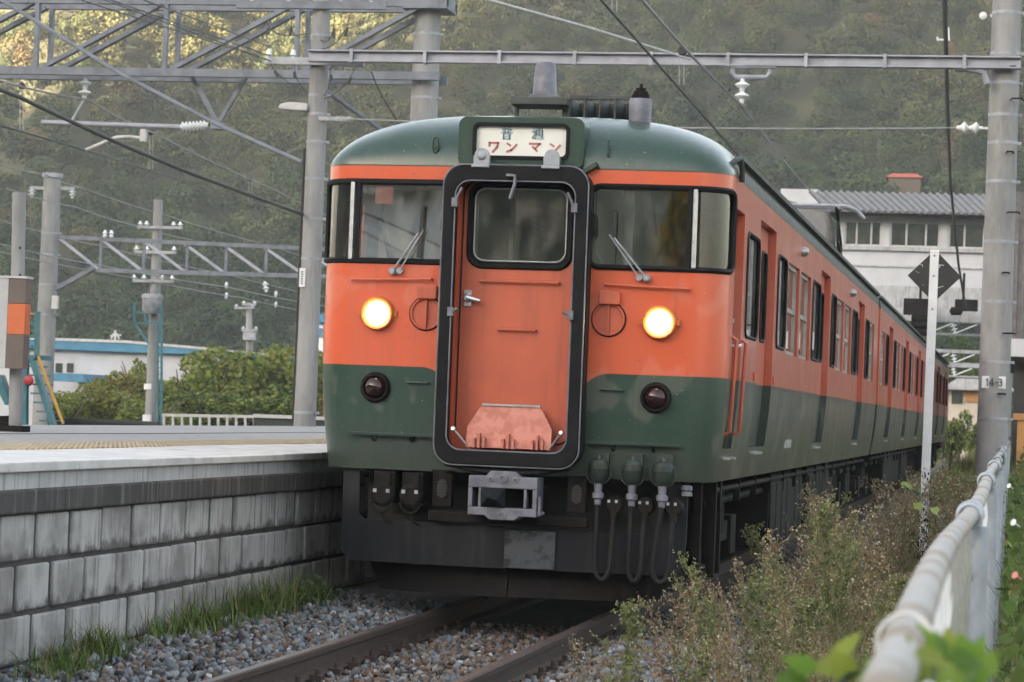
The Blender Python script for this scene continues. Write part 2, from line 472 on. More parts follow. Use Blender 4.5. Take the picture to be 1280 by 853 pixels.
def rrect(a0, a1, b0, b1, r, n=6):
    pts = []
    for (ca, cb, st) in ((a1 - r, b1 - r, 0), (a0 + r, b1 - r, 90), (a0 + r, b0 + r, 180), (a1 - r, b0 + r, 270)):
        for k in range(n + 1):
            t = math.radians(st + 90 * k / n); pts.append((ca + r * math.cos(t), cb + r * math.sin(t)))
    return pts


def smooth01(a, b, x):
    t = np.clip((np.asarray(x, float) - a) / (b - a), 0, 1); return t * t * (3 - 2 * t)


GLYPH = {
    'pu': [[(.3, 1), (.38, .88)], [(.7, 1), (.62, .88)], [(.12, .85), (.88, .85)], [(.38, .85), (.38, .58)], [(.62, .85), (.62, .58)],
           [(.18, .78), (.26, .64)], [(.82, .78), (.74, .64)], [(.05, .56), (.95, .56)], [(.25, .44), (.75, .44), (.75, .02), (.25, .02), (.25, .44)], [(.25, .23), (.75, .23)]],
    'tsu': [[(.1, .95), (.2, .85)], [(.05, .66), (.2, .66), (.2, .3), (.08, .15)], [(.08, .13), (.3, .08), (.97, .04)], [(.35, .97), (.85, .97), (.62, .82)], [(.5, .88), (.64, .8)],
            [(.38, .74), (.38, .2)], [(.38, .74), (.88, .74), (.88, .2), (.8, .22)], [(.38, .56), (.88, .56)], [(.38, .4), (.88, .4)], [(.63, .74), (.63, .2)]],
    'wa': [[(.12, .9), (.12, .6)], [(.12, .9), (.88, .9), (.8, .5), (.42, .03)]],
    'n': [[(.12, .85), (.36, .68)], [(.1, .08), (.48, .22), (.92, .75)]],
    'ma': [[(.06, .88), (.94, .88), (.55, .42)], [(.34, .55), (.68, .2)]],
    '1': [[(.3, .8), (.5, 1), (.5, 0)]], '4': [[(.7, 0), (.7, 1), (.1, .32), (.92, .32)]], '-': [[(.3, .5), (.7, .5)]],
    '3': [[(.15, .9), (.5, 1), (.8, .85), (.75, .6), (.45, .53), (.8, .42), (.82, .15), (.5, 0), (.12, .12)]],
}


def write(mb, g, a0, b0, w, h, t, fn, d0, d1):
    """strokes of a glyph as thin raised ribbons"""
    for st in GLYPH[g]:
        for (p, q) in zip(st[:-1], st[1:]):
            a, b = a0 + p[0] * w, b0 + p[1] * h; c, d = a0 + q[0] * w, b0 + q[1] * h
            L = math.hypot(c - a, d - b) or 1e-6; ux, uy = (c - a) / L * t / 2, (d - b) / L * t / 2
            mb.prism([(a - ux - uy, b - uy + ux), (a - ux + uy, b - uy - ux), (c + ux + uy, d + uy - ux), (c + ux - uy, d + uy + ux)], d0, d1, fn)

# ================================================================== THE TRAIN
HW, RC, BOW, ZT, ZB = 1.425, .27, .07, 3.07, .972
XC = HW - RC
YB = BOW * (XC / HW) ** 2
YS = YB + RC                                     # where the corner becomes the straight side
SA = XC + RC * PI / 2
YDOME = .80


def hwz(z):
    return HW - .075 * (max(0., 1.75 - z) / .78) ** 1.7


def zroof(x):
    return ZT + .43 * max(0., 1 - (min(1., abs(x) / HW)) ** 3.2) ** (1 / 2.2)


def nose(s, z, off=0.):
    """front skin: s = arc length from the centre line, z = height, off = stand-off along the normal"""
    a = abs(s); sg = 1 if s >= 0 else -1
    if a <= XC: x, y, nx, ny = a, BOW * (a / HW) ** 2, 0., -1.
    elif a <= SA:
        t = (a - XC) / RC
        x, y, nx, ny = XC + RC * math.sin(t), YB + RC * (1 - math.cos(t)), math.sin(t), -math.cos(t)
    else: x, y, nx, ny = HW, YS + a - SA, 1., 0.
    k = hwz(z) / HW
    return Vector((sg * (x * k + nx * off), y + ny * off, z))


def dome(s, ph):
    p = nose(s, ZT); g = math.sin(ph)
    return Vector((p.x, p.y + (YDOME - p.y) * (1 - math.cos(ph)), ZT + (zroof(p.x) - ZT) * g))


def breaks(lo, hi, step, extra):
    xs = sorted(set([lo, hi] + [e for e in extra if lo < e < hi]))
    out = []
    for a, b in zip(xs[:-1], xs[1:]):
        n = max(1, math.ceil((b - a) / step - 1e-6))
        out += [a + (b - a) * i / n for i in range(n)]
    return out + [hi]


def skin(mb, surf, us, vs_, holes, depth_fn=None, flip=False):
    """grid of quads over surf(u, v, off) leaving out the holes (u0, u1, v0, v1, depth, corner) and lining their edges"""
    idx = {}
    vv, ff = [], []
    def P(i, j):
        if (i, j) not in idx: idx[(i, j)] = len(vv); vv.append(surf(us[i], vs_[j], 0.))
        return idx[(i, j)]
    def inside(u, v): return any(h[0] < u < h[1] and h[2] < v < h[3] for h in holes)
    for i in range(len(us) - 1):
        for j in range(len(vs_) - 1):
            if inside((us[i] + us[i + 1]) / 2, (vs_[j] + vs_[j + 1]) / 2): continue
            q = (P(i, j), P(i + 1, j), P(i + 1, j + 1), P(i, j + 1))
            ff.append(q[::-1] if flip else q)
    mb.add(vv, ff)
    for h in holes:
        u0, u1, v0, v1, dp, rc = h
        if rc:                                      # fill the rounded corners on the skin itself
            for (cu, cv, su, sv) in ((u0, v0, 1, 1), (u1, v0, -1, 1), (u1, v1, -1, -1), (u0, v1, 1, -1)):
                arc = [(cu + su * rc * (1 - math.cos(t)), cv + sv * rc * (1 - math.sin(t))) for t in np.linspace(0, PI / 2, 6)]
                c = surf(cu, cv, 0.)
                for p, q in zip(arc[:-1], arc[1:]):
                    mb.add([c, surf(*p, 0.), surf(*q, 0.)], [(0, 1, 2)])
        if dp:
            ul = [u for u in us if u0 - 1e-6 <= u <= u1 + 1e-6]; vl = [v for v in vs_ if v0 - 1e-6 <= v <= v1 + 1e-6]
            for line in ([(u, v0) for u in ul], [(u, v1) for u in ul], [(u0, v) for v in vl], [(u1, v) for v in vl]):
                for p, q in zip(line[:-1], line[1:]):
                    mb.add([surf(*p, 0.), surf(*q, 0.), surf(*q, -dp), surf(*p, -dp)], [(0, 1, 2, 3)])


def seal(mb, surf, u0, u1, v0, v1, rc, r, off=.0):
    pts = []
    path = rrect(u0, u1, v0, v1, rc, 5)
    for (p, q) in zip(path, path[1:] + path[:1]):
        n = max(1, int(math.hypot(q[0] - p[0], q[1] - p[1]) / .08))
        pts += [surf(p[0] + (q[0] - p[0]) * k / n, p[1] + (q[1] - p[1]) * k / n, off) for k in range(n)]
    mb.tube(pts, r, 6, closed=True)


def pane(mb, surf, u0, u1, v0, v1, off, nu=10, nv=2):
    g = [[surf(u0 + (u1 - u0) * i / nu, v0 + (v1 - v0) * j / nv, off) for j in range(nv + 1)] for i in range(nu + 1)]
    vv = [p for r in g for p in r]
    mb.add(vv, [(i * (nv + 1) + j, (i + 1) * (nv + 1) + j, (i + 1) * (nv + 1) + j + 1, i * (nv + 1) + j + 1) for i in range(nu) for j in range(nv)])


CARL = 19.5


def side_fn(sx):
    def f(y, z, off=0.): return Vector((sx * (hwz(z) + off), y, z))
    return f


def side_layout(lead):
    """(doors, pocket windows, sash windows) as y ranges along the car"""
    if lead:
        d = [(2.2, 3.5), (8.5, 9.8), (14.8, 16.1)]
        pk = [(1.25, 2.12), (3.72, 4.52), (7.42, 8.38), (10.0, 10.7), (13.62, 14.55), (16.35, 17.15)]
        sh = [(4.72, 5.86), (6.06, 7.2), (10.92, 12.06), (12.26, 13.4), (17.4, 18.5)]
    else:
        d = [(2.9, 4.2), (9.1, 10.4), (15.3, 16.6)]
        pk = [(1.85, 2.65), (4.45, 5.2), (8.15, 8.9), (10.65, 11.4), (14.3, 15.05), (16.85, 17.65)]
        sh = [(.55, 1.65), (5.4, 6.55), (6.75, 7.9), (11.6, 12.75), (12.95, 14.1), (17.85, 18.95)]
    return d, pk, sh


def build_sides(root, lead, detailed):
    body = MB()
    d, pk, sh = side_layout(lead)
    y_end = CARL
    y_start = YS if lead else .05
    glassm = 'glass_side'
    for sx in (1, -1):
        surf = side_fn(sx)
        holes = []
        if lead: holes.append((.46, 1.02, 1.2, 2.86, .07, 0))
        holes += [(a, b, 1.2, 2.92, .075, 0) for a, b in d]
        holes += [(a, b, 2.0, 2.76, .03, .09) for a, b in pk]
        holes += [(a, b, 1.98, 2.76, .07, 0) for a, b in sh]
        us = breaks(y_start, y_end, 2.0, [h[0] for h in holes] + [h[1] for h in holes])
        vs_ = breaks(ZB, ZT, .16, [1.2, 1.98, 2.0, 2.76, 2.86, 2.92])
        skin(body, surf, us, vs_, holes, flip=(sx < 0))
        if sx < 0 and not detailed: continue
        for (a, b) in d:                              # two sliding leaves, each with its window
            for (p, q) in ((a + .02, (a + b) / 2 - .006), ((a + b) / 2 + .006, b - .02)):
                lf = MB(); sf = lambda y, z, off=0., _f=surf: _f(y, z, off - .062)
                wy0, wy1 = p + .1, q - .1
                skin(lf, sf, breaks(p, q, 1., [wy0, wy1]), breaks(1.205, 2.915, .2, [2.02, 2.74]), [(wy0, wy1, 2.02, 2.74, .02, .07)], flip=(sx < 0))
                o = lf.build('door_leaf', 'paint', root)
                g = MB(); pane(g, sf, wy0, wy1, 2.02, 2.74, -.012, 1, 1); w = g.build('door_window', glassm, o)
                s_ = MB(); seal(s_, sf, wy0 + .01, wy1 - .01, 2.03, 2.73, .07, .012); s_.build('window_seal', 'rubber', w if False else o, smooth=True)
            st = MB(); c0 = surf((a + b) / 2, 1.15, .012); st.box(c0, (.03, .62, .018)); st.build('door_sill', 'alu', root)
        for (a, b) in pk:
            w = MB(); pane(w, surf, a, b, 2.0, 2.76, -.014, 1, 1); o = w.build('fixed_window', glassm, root)
            s_ = MB(); seal(s_, surf, a + .006, b - .006, 2.006, 2.754, .09, .014); s_.build('window_seal', 'rubber', o, smooth=True)
        for k, (a, b) in enumerate(sh):
            fr = MB()
            def sf(y, z, off=0., _f=surf): return _f(y, z, off - .05)
            for (u0, u1, v0, v1) in ((a, b, 1.98, 2.015), (a, b, 2.725, 2.76), (a, a + .035, 2.015, 2.725), (b - .035, b, 2.015, 2.725), (a + .035, b - .035, 2.345, 2.385)):
                p = [sf(u0, v0), sf(u1, v0), sf(u1, v1), sf(u0, v1)]; q = [sf(u0, v0, .022), sf(u1, v0, .022), sf(u1, v1, .022), sf(u0, v1, .022)]
                fr.add(p + q, [(0, 1, 2, 3), (7, 6, 5, 4), (0, 4, 5, 1), (1, 5, 6, 2), (2, 6, 7, 3), (3, 7, 4, 0)])
            o = fr.build('sash_window', 'alu', root)
            g = MB(); pane(g, sf, a + .03, b - .03, 2.01, 2.73, .008, 1, 1); g.build('window_pane', glassm, o)
    return body


def roof_section(x0=-HW, n=28):
    xs = [HW * math.sin(-PI / 2 + PI * i / n) for i in range(n + 1)]
    return [(x, zroof(x)) for x in xs]


def car_body(root, lead):
    body = build_sides(root, lead, lead)
    # roof shell
    sec = roof_section()
    y0, y1 = (YDOME if lead else .05), CARL
    n = len(sec); rows = breaks(y0, y1, 2.5, [])
    r = MB()
    r.add([(x, y, z) for y in rows for x, z in sec], [(i * n + k, i * n + k + 1, (i + 1) * n + k + 1, (i + 1) * n + k) for i in range(len(rows) - 1) for k in range(n - 1)])
    ro = r.build('roof', 'roof', root, smooth=True)
    g = MB()
    for sx in (1, -1):
        yy0 = .62 if lead else .05
        g.bar((sx * 1.418, yy0, 3.222), (sx * 1.418, y1, 3.222), .05, .035)
    g.build('rain_gutter', 'roof', ro)
    # ends, floor
    ends = MB()
    for y in ([y1] if lead else [.05, y1]):
        out = [(-hwz(z), z) for z in np.linspace(ZB, ZT, 8)] + [(x, z) for x, z in sec[1:-1]] + [(hwz(z), z) for z in np.linspace(ZT, ZB, 8)]
        ends.prism(out, y - .03, y, lambda a, b, d: (a, d, b))
    fl = MB(); fl.bb(-1.34, 1.34, (.45 if lead else .1), y1 - .05, 1.02, 1.17)
    fl.build('floor', 'cabdark', root)
    seat = MB()
    for k in range(9):
        yk = 4.0 + 1.75 * k
        if yk > 18.6: break
        for sx in (1, -1):
            seat.bb(sx * .5, sx * 1.25, yk - .06, yk + .06, 1.2, 2.1)
    seat.build('seat_backs', 'cabdark', root)
    return body, ends


def bogie(root, yc):
    b = MB()
    for sx in (1, -1):
        b.bb(sx * .95, sx * 1.07, yc - 1.5, yc + 1.5, .42, .58)
        b.bb(sx * .93, sx * 1.10, yc - 1.24, yc - .86, .30, .62); b.bb(sx * .93, sx * 1.10, yc + .86, yc + 1.24, .30, .62)
        for dy in (-.22, .22): b.cyl((sx * 1.0, yc + dy, .5), (sx * 1.0, yc + dy, .86), .11, n=12)
    b.bb(-1.05, 1.05, yc - .2, yc + .2, .45, .62)
    o = b.build('bogie', 'underframe', root, bevel=.01)
    for dy in (-1.05, 1.05):
        w = MB()
        for sx in (1, -1): w.lathe((sx * .53, yc + dy, .43), (sx, 0, 0), [(.05, 0), (.455, 0), (.455, .03), (.43, .03), (.43, .13), (.40, .13), (.38, .11), (.15, .11), (.15, .16), (.08, .16)], 36)
        w.cyl((-.6, yc + dy, .43), (.6, yc + dy, .43), .075)
        w.build('wheelset', 'underframe', o, smooth=True)


def underfloor(root, spec):
    for (y0, y1, z0, x1) in spec:
        m = MB(); m.bb(-x1, x1, y0, y1, z0, .93)
        n = max(1, int((y1 - y0) / .45))
        for sx in (1, -1):
            for k in range(n):
                a = y0 + (y1 - y0) * (k + .06) / n; b_ = y0 + (y1 - y0) * (k + .94) / n
                m.bb(sx * x1, sx * (x1 + .018), a, b_, z0 + .05, .86)
        m.build('underfloor_box', 'underframe', root, bevel=.012)
    p = MB()
    for sx in (1, -1):
        p.tube([(sx * 1.28, .9, .90), (sx * 1.28, 19.2, .90)], .022, 8)
        p.tube([(sx * 1.2, .9, .80), (sx * 1.2, 19.2, .80)], .03, 8)
        for y in np.arange(1.2, 19.2, 1.3): p.bar((sx * 1.28, y, .78), (sx * 1.28, y, 1.0), .03, .05)
    p.build('air_pipe', 'underframe', root)


# ---------------------------------------------------------------- leading car
lead = thing('train_car', 'front car of the orange and green train, with two lit headlights and a gangway door', 'train car', (0, 0, 0), 'coupled cars of the orange and green train')
body, ends = car_body(lead, True)
GX, GZ0, GZ1 = .43, 1.1, 2.985
WZ0, WZ1 = 2.40, 2.955
WS0, WS1 = .47, SA - .02
holes = [(-GX, GX, GZ0, GZ1, .05, 0), (WS0, WS1, WZ0, WZ1, .03, .07), (-WS1, -WS0, WZ0, WZ1, .03, .07)]
us = breaks(-SA, SA, .06, [-WS1, -WS0, -GX, 0, GX, WS0, WS1, XC, -XC])
vs_ = breaks(ZB, ZT, .08, [GZ0, GZ1, WZ0, WZ1])
skin(body, nose, us, vs_, holes, flip=False)
phs = [PI / 2 * i / 12 for i in range(13)]
nd = len(phs)
body.add([dome(s, p) for s in us for p in phs], [(i * nd + j, (i + 1) * nd + j, (i + 1) * nd + j + 1, i * nd + j + 1) for i in range(len(us) - 1) for j in range(nd - 1)])
# underside lip of the skin
lip = [nose(s, ZB) for s in us]
body.add(lip + [Vector((p.x * .96, p.y + .05, p.z + .01)) for p in lip], [(i, i + 1, len(us) + i + 1, len(us) + i) for i in range(len(us) - 1)])
body.v += []
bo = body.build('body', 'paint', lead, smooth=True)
ends.build('end_wall', 'paint', lead)

# windscreens: one piece of flat glass, a metal post, one curved corner glass
for sg in (1, -1):
    g = MB(); a, b = sorted((sg * WS0, sg * WS1)); c, d = sorted((sg * WS0, sg * 1.19)); pane(g, nose, c, d, WZ0, WZ1, -.012, 22, 3)
    w = g.build('windscreen', 'glass_front' if sg > 0 else 'glass_left', lead, smooth=True)
    g = MB(); c, d = sorted((sg * 1.19, sg * WS1)); pane(g, nose, c, d, WZ0, WZ1, -.012, 14, 3); g.build('corner_glass', 'glass_corner', w, smooth=True)
    s_ = MB(); seal(s_, nose, a + .004, b - .004, WZ0 + .004, WZ1 - .004, .075, .021, .002); s_.build('windscreen_seal', 'rubber', w, smooth=True)
    p = MB(); xs = sg * 1.19; p.bar(nose(xs, WZ0 + .01, .012), nose(xs, WZ1 - .01, .012), .034, .03); p.build('corner_post', 'bright', w, bevel=.006)
    p = MB(); xs = sg * 1.152; p.bar(nose(xs, WZ0 + .01, .006), nose(xs, WZ1 - .01, .006), .02, .03); p.build('post_rubber', 'rubber', w)
    # wiper: pivot, two parallel arms, blade
    wp = MB(); x0 = sg * .88; pv = nose(x0, 2.335, .03)
    wp.lathe(nose(x0, 2.335, 0), (0, -1, 0), [(.03, 0), (.03, .03), (.018, .05)], 12)
    wp.lathe(nose(x0 - sg * .05, 2.338, 0), (0, -1, 0), [(.022, 0), (.022, .03)], 12)
    if sg > 0: tip = nose(.655, 2.60, .045)
    else: tip = nose(-.70, 2.60, .045)
    wp.tube([pv, tip], .008, 6); wp.tube([nose(x0 - sg * .05, 2.338, .03), tip + Vector((-sg * .0, 0, .022)) + Vector((.035 * (-sg), 0, 0))], .006, 6)
    wo = wp.build('wiper', 'steel', lead)
    bl = MB(); bl.bar(tip + Vector((.0, .012, -.17)), tip + Vector((-.0 if sg > 0 else .02, .012, .19)), .014, .02); bl.build('wiper_blade', 'black', wo)
    # hand rail above the lamps
    hr = MB(); hr.tube([nose(sg * .6, 2.285, 0), nose(sg * .6, 2.285, .035), nose(sg * 1.17, 2.27, .035), nose(sg * 1.17, 2.27, 0)], .0085, 8); hr.build('grab_rail', 'orange', lead, smooth=True)
    hr = MB(); hr.tube([nose(sg * .6, 1.575, 0), nose(sg * .6, 1.575, .03), nose(sg * .75, 1.572, .03), nose(sg * .75, 1.572, 0)], .0085, 8); hr.build('grab_rail', 'green', lead, smooth=True)
    # footstep ledge
    st = MB()
    for k in range(8):
        a0, a1 = sg * (.53 + .65 * k / 8), sg * (.53 + .65 * (k + 1) / 8)
        st.add([nose(a0, 1.222, 0), nose(a1, 1.222, 0), nose(a1, 1.222, .06), nose(a0, 1.222, .06), nose(a0, 1.205, 0), nose(a1, 1.205, 0), nose(a1, 1.205, .06), nose(a0, 1.205, .06)],
               [(0, 1, 2, 3), (4, 7, 6, 5), (3, 2, 6, 7), (0, 3, 7, 4), (1, 5, 6, 2)])
    for q in (.72, 1.0): st.bar(nose(sg * q, 1.21, .05), nose(sg * q, 1.17, .005), .02, .02)
    st.build('footstep', 'green', lead)
    # headlight
    hx = sg * .978; hz = 2.04
    h = MB(); b0 = nose(hx, hz, -.01)
    h.lathe(b0, (0, -1, 0), [(.120, 0), (.120, .02), (.113, .055), (.106, .062), (.094, .058), (.090, .03)], 36)
    h.bb(b0.x + .105, b0.x + .138, b0.y - .035, b0.y + .01, hz - .02, hz + .02); h.bb(b0.x - .138, b0.x - .105, b0.y - .035, b0.y + .01, hz - .02, hz + .02)
    ho = h.build('headlight', 'lamp_rim', lead, smooth=True)
    l = MB(); l.lathe(nose(hx, hz, .012), (0, -1, 0), [(.0935, 0), (.0915, .012), (.084, .026), (.068, .038), (.045, .046), (.02, .05), (.001, .051)], 32)
    l.build('lens', 'lamp_on', ho, smooth=True)
    # tail lamp
    tz = 1.532; tp = nose(hx, tz, -.005)
    h = MB(); h.lathe(tp, (0, -1, 0), [(.105, 0), (.105, .03), (.092, .055), (.080, .055), (.076, .03)], 32); to = h.build('tail_lamp', 'underframe', lead, smooth=True)
    l = MB(); l.lathe(tp, (0, -1, 0), [(.078, .028), (.07, .055), (.045, .078), (.02, .086), (.001, .088)], 28); l.build('lens', 'tail', to, smooth=True)
    # blanked round lamp opening with its bar and the box above
    bx = sg * .632; bz = 2.05; bp = nose(bx, bz, 0)
    k = MB(); k.tube([bp + Vector((.105 * math.cos(t), -.012, .105 * math.sin(t))) for t in np.linspace(0, 2 * PI, 33)[:-1]], .009, 6, closed=True)
    k.lathe(bp + Vector((0, .004, 0)), (0, -1, 0), [(.1, 0), (.1, .008), (.001, .008)], 28)
    k.bar(bp + Vector((0, -.02, -.11)), bp + Vector((0, -.02, .1)), .02, .012)
    bo2 = k.build('lamp_blank', 'orange', lead, smooth=False)
    k = MB(); k.bb(bp.x - .065, bp.x + .075, bp.y - .05, bp.y + .01, bz + .10, bz + .19); k.build('marker_bracket', 'orange', bo2, bevel=.006)
    k = MB(); k.tube([bp + Vector((.112 * math.cos(t), -.006, .112 * math.sin(t))) for t in np.linspace(0, 2 * PI, 33)[:-1]], .009, 6, closed=True); k.build('blank_rim', 'rubber', bo2)

# small fittings on the dome
k = MB(); c = dome(-.62, .35); k.tube([c + Vector((dx * .02, -.03, dz * .055)) for dx, dz in [(math.cos(t), math.sin(t)) for t in np.linspace(0, 2 * PI, 17)[:-1]]], .008, 6, closed=True); k.build('lamp_bracket', 'green', lead)
k = MB(); c = dome(.585, .35); k.tube([c + Vector((0, -.005, -.06)), c + Vector((0, -.04, -.055)), c + Vector((0, -.04, .055)), c + Vector((0, .0, .06))], .008, 6); k.build('lamp_bracket', 'green', lead)
k = MB(); c = nose(.47, 3.055, .02); k.bar(c + Vector((-.05, 0, -.02)), c + Vector((.05, -.02, .04)), .05, .03); k.build('cable_bracket', 'green', lead)

# destination sign and its housing
SY = -.03
def front(a, b, d): return (a, d, b)
k = MB()
k.ring(rrect(-.445, .425, 3.062, 3.405, .06), rrect(-.335, .315, 3.128, 3.355, .035), SY - .005, .42, front)
k.prism(rrect(-.44, .42, 3.066, 3.40, .06), .03, .5, front)
sg_ = k.build('sign_housing', 'paint', lead, smooth=True)
k = MB(); k.ring(rrect(-.345, .325, 3.118, 3.365, .045), rrect(-.322, .302, 3.140, 3.342, .03), SY - .018, SY + .03, front); k.build('sign_seal', 'rubber', sg_, smooth=True)
k = MB(); k.prism(rrect(-.33, .31, 3.132, 3.35, .03), SY + .012, SY + .022, front); k.build('destination_sign', 'signcream', sg_)
k = MB()
for g_, xx in (('pu', -.155), ('tsu', .06)):
    k = MB(); write(k, g_, xx, 3.258, .082, .078, .0105, front, SY + .0075, SY + .0115); k.build('lettering', 'signblue', sg_)
k = MB()
for g_, xx in (('wa', -.24), ('n', -.115), ('ma', .045), ('n', .185)): 
    k = MB(); write(k, g_, xx, 3.166, .078, .07, .0135, front, SY + .0075, SY + .0115); k.build('lettering', 'signred', sg_)

# gangway: hood, rubber frame, bright edge, door
fy0, fy1 = -.22, .035
k = MB(); k.ring(rrect(-.50, .50, 1.035, 3.06, .14), rrect(-.46, .46, 1.09, 3.0, .13), -.13, fy1, front)
for sx in (1, -1): k.prism([(sx * .48, 2.55), (sx * .53, 2.62), (sx * .525, 2.75), (sx * .48, 2.8)], -.11, -.05, front)
hd = k.build('gangway_hood', 'hood', lead, smooth=True)
k = MB(); k.tube([(-.43, -.12, 1.035), (-.2, -.17, 1.0), (.0, -.19, .99), (.2, -.17, 1.0), (.43, -.12, 1.035)], .018, 6)
k.prism([(-.45, 1.06), (-.2, .985), (.2, .985), (.45, 1.06)], -.12, -.02, front); k.build('lower_hood', 'hood', hd)
k = MB(); k.ring(rrect(-.492, .492, 1.035, 3.055, .13), rrect(-.415, .415, 1.128, 2.955, .10), fy0, -.1, front); gf = k.build('gangway_frame', 'rubber', lead, smooth=True, bevel=.008)
k = MB()
for (e, rr_) in ((.497, .135), ):
    k.tube([Vector((a, fy0 + .012, b)) for a, b in rrect(-e, e, 1.03, 3.06, rr_)], .006, 6, closed=True)
k.tube([Vector((a, fy0 + .004, b)) for a, b in rrect(-.412, .412, 1.131, 2.952, .10)], .006, 6, closed=True)
k.build('frame_edge_strip', 'coupler', gf)
for (xx, zz, d) in ((-.41, 2.80, 1), (.41, 2.78, -1), (-.41, 2.06, 1), (.41, 2.06, -1)):          # clamps on the frame
    k = MB(); k.bb(xx - .02, xx + .02, fy0 - .03, fy0 + .01, zz - .03, zz + .03); k.tube([(xx, fy0 - .02, zz), (xx + d * .05, fy0 - .03, zz + (.02 if zz < 2.3 else .1))], .011, 6); k.build('frame_clamp', 'coupler', gf)
k = MB(); k.tube([(-.06, fy0 - .01, 2.99), (.0, fy0 - .03, 2.985), (.0, fy0 - .03, 2.93), (-.03, fy0 - .03, 2.83)], .012, 6); k.build('frame_clamp', 'coupler', gf)
for (xx, d) in ((-.37, 1), (.37, -1)):
    k = MB(); k.tube([(xx, fy0 + .03, 1.27), (xx + d * .1, -.1, 1.14)], .009, 6); k.lathe((xx, fy0 + .03, 1.27), (0, -1, .2), [(.012, -.01), (.02, 0), (.012, .015)], 10); k.build('frame_stay', 'bright', gf, smooth=True)
for xx in (-.245, .235):                                                                              # lifting lugs on top
    k = MB(); k.prism([(xx - .055, 3.045), (xx - .055, 3.12)] + [(xx + .05 * math.cos(t), 3.125 + .05 * math.sin(t)) for t in np.linspace(PI, 0, 9)] + [(xx + .055, 3.12), (xx + .055, 3.045)], -.2, -.16, front)
    k.bb(xx - .062, xx + .062, -.235, -.14, 3.04, 3.062)
    if xx < 0: k.lathe((xx, -.2, 3.12), (0, -1, 0), [(.028, 0), (.028, .012), (.012, .02)], 14)
    k.build('lifting_lug', 'steel', gf, bevel=.004)
DY = .02
def door_s(a, b, o=0.): return Vector((a, DY - o, b))
k = MB(); skin(k, door_s, breaks(-GX, GX, 1., [-.345, .345]), breaks(GZ0, GZ1, 1., [2.395, 2.945]), [(-.345, .345, 2.395, 2.945, .03, .09)])
dr = k.build('gangway_door', 'orange', lead)
k = MB(); pane(k, door_s, -.345, .345, 2.395, 2.945, -.012, 1, 1); k.build('door_window', 'glass_door', dr)
k = MB(); seal(k, door_s, -.348, .348, 2.392, 2.948, .09, .024, .004); k.build('window_seal', 'rubber', dr, smooth=True)
k = MB(); seal(k, door_s, -.318, .318, 2.425, 2.918, .075, .006, .006); k.build('window_trim', 'alu', dr, smooth=True)
k = MB(); k.lathe((-.345, DY, 2.165), (0, -1, 0), [(.035, 0), (.035, .015), (.02, .05)], 14); k.tube([(-.345, DY - .05, 2.165), (-.25, DY - .055, 2.145)], [.018, .013], 8); k.bb(-.37, -.32, DY - .02, DY, 2.11, 2.22); k.build('door_handle', 'bright', dr, smooth=True)
for (x0, x1, z) in ((-.265, .285, 2.284), (-.125, .135, 1.957)):
    k = MB(); k.tube([(x0, DY, z), (x0, DY - .03, z), (x1, DY - .03, z), (x1, DY, z)], .008, 6); k.build('door_rail', 'orange', dr)
k = MB(); sgm = [Vector((a, DY - .004, b)) for a, b in rrect(-.40, .40, 1.19, 2.97, .1)]; k.tube(sgm, .006, 5, closed=True); k.build('door_joint', 'hood', dr)
# folded-up footplate
k = MB()
def plate(a, b, d): return (a, -.05 - .10 * (1.45 - b) / .3 * .6 - d, b)
k.prism([(-.30, 1.15), (-.295, 1.29), (-.215, 1.425), (-.205, 1.44), (.2, 1.44), (.21, 1.425), (.29, 1.29), (.295, 1.15)], 0, .012, plate)
pl = k.build('footplate', 'orange_pale', dr, bevel=.004)
for xx in (-.2, .0, .2):
    k = MB()
    for dx in (-.035, .0, .035): k.bb(xx + dx - .008, xx + dx + .008, -.155, -.11, 1.15, 1.25 - abs(dx))
    k.build('plate_hinge', 'orange_pale', pl)
k = MB(); k.bb(-.2, .2, -.075, -.05, 1.435, 1.45); k.build('plate_edge', 'alu', pl)

# cab interior seen through the glass
k = MB(); k.bb(-1.36, 1.36, 1.5, 1.54, 1.17, 3.3); k.build('cab_partition', 'cabwall', lead)
k = MB(); k.bb(.66, 1.16, 1.44, 1.495, 1.3, 2.88); k.build('cab_door', 'cabbrown', lead)
k = MB(); k.bb(-1.25, -.5, .3, .62, 1.2, 2.38); k.bb(.5, 1.25, .32, .62, 1.2, 2.36); k.build('control_desk', 'cabdark', lead, bevel=.02)
k = MB(); k.bb(-.36, -.31, .1, 1.45, 1.2, 3.05); k.bb(.44, .48, .12, 1.45, 1.2, 3.05); k.build('vestibule_wall', 'cabwall', lead)
k = MB(); k.bb(-.25, -.22, .9, .93, 1.3, 3.0); k.build('vestibule_post', 'alu', lead)
k = MB(); k.add([nose(-1.04, 2.93, -.03), nose(-.915, 2.93, -.03), nose(-.915, 2.80, -.03), nose(-1.04, 2.80, -.03)], [(0, 1, 2, 3)]); k.build('card_in_window', 'sticker_pink', lead)
k = MB(); k.tube([(-1.02, .25, 2.98), (-1.05, .25, 2.72), (-1.0, .3, 2.55), (-.95, .34, 2.36)], .025, 8); k.build('cab_hose', 'cabdark', lead)
k = MB(); k.bb(.6, .66, .8, .83, 2.3, 3.0); k.build('cab_post', 'alu', lead)

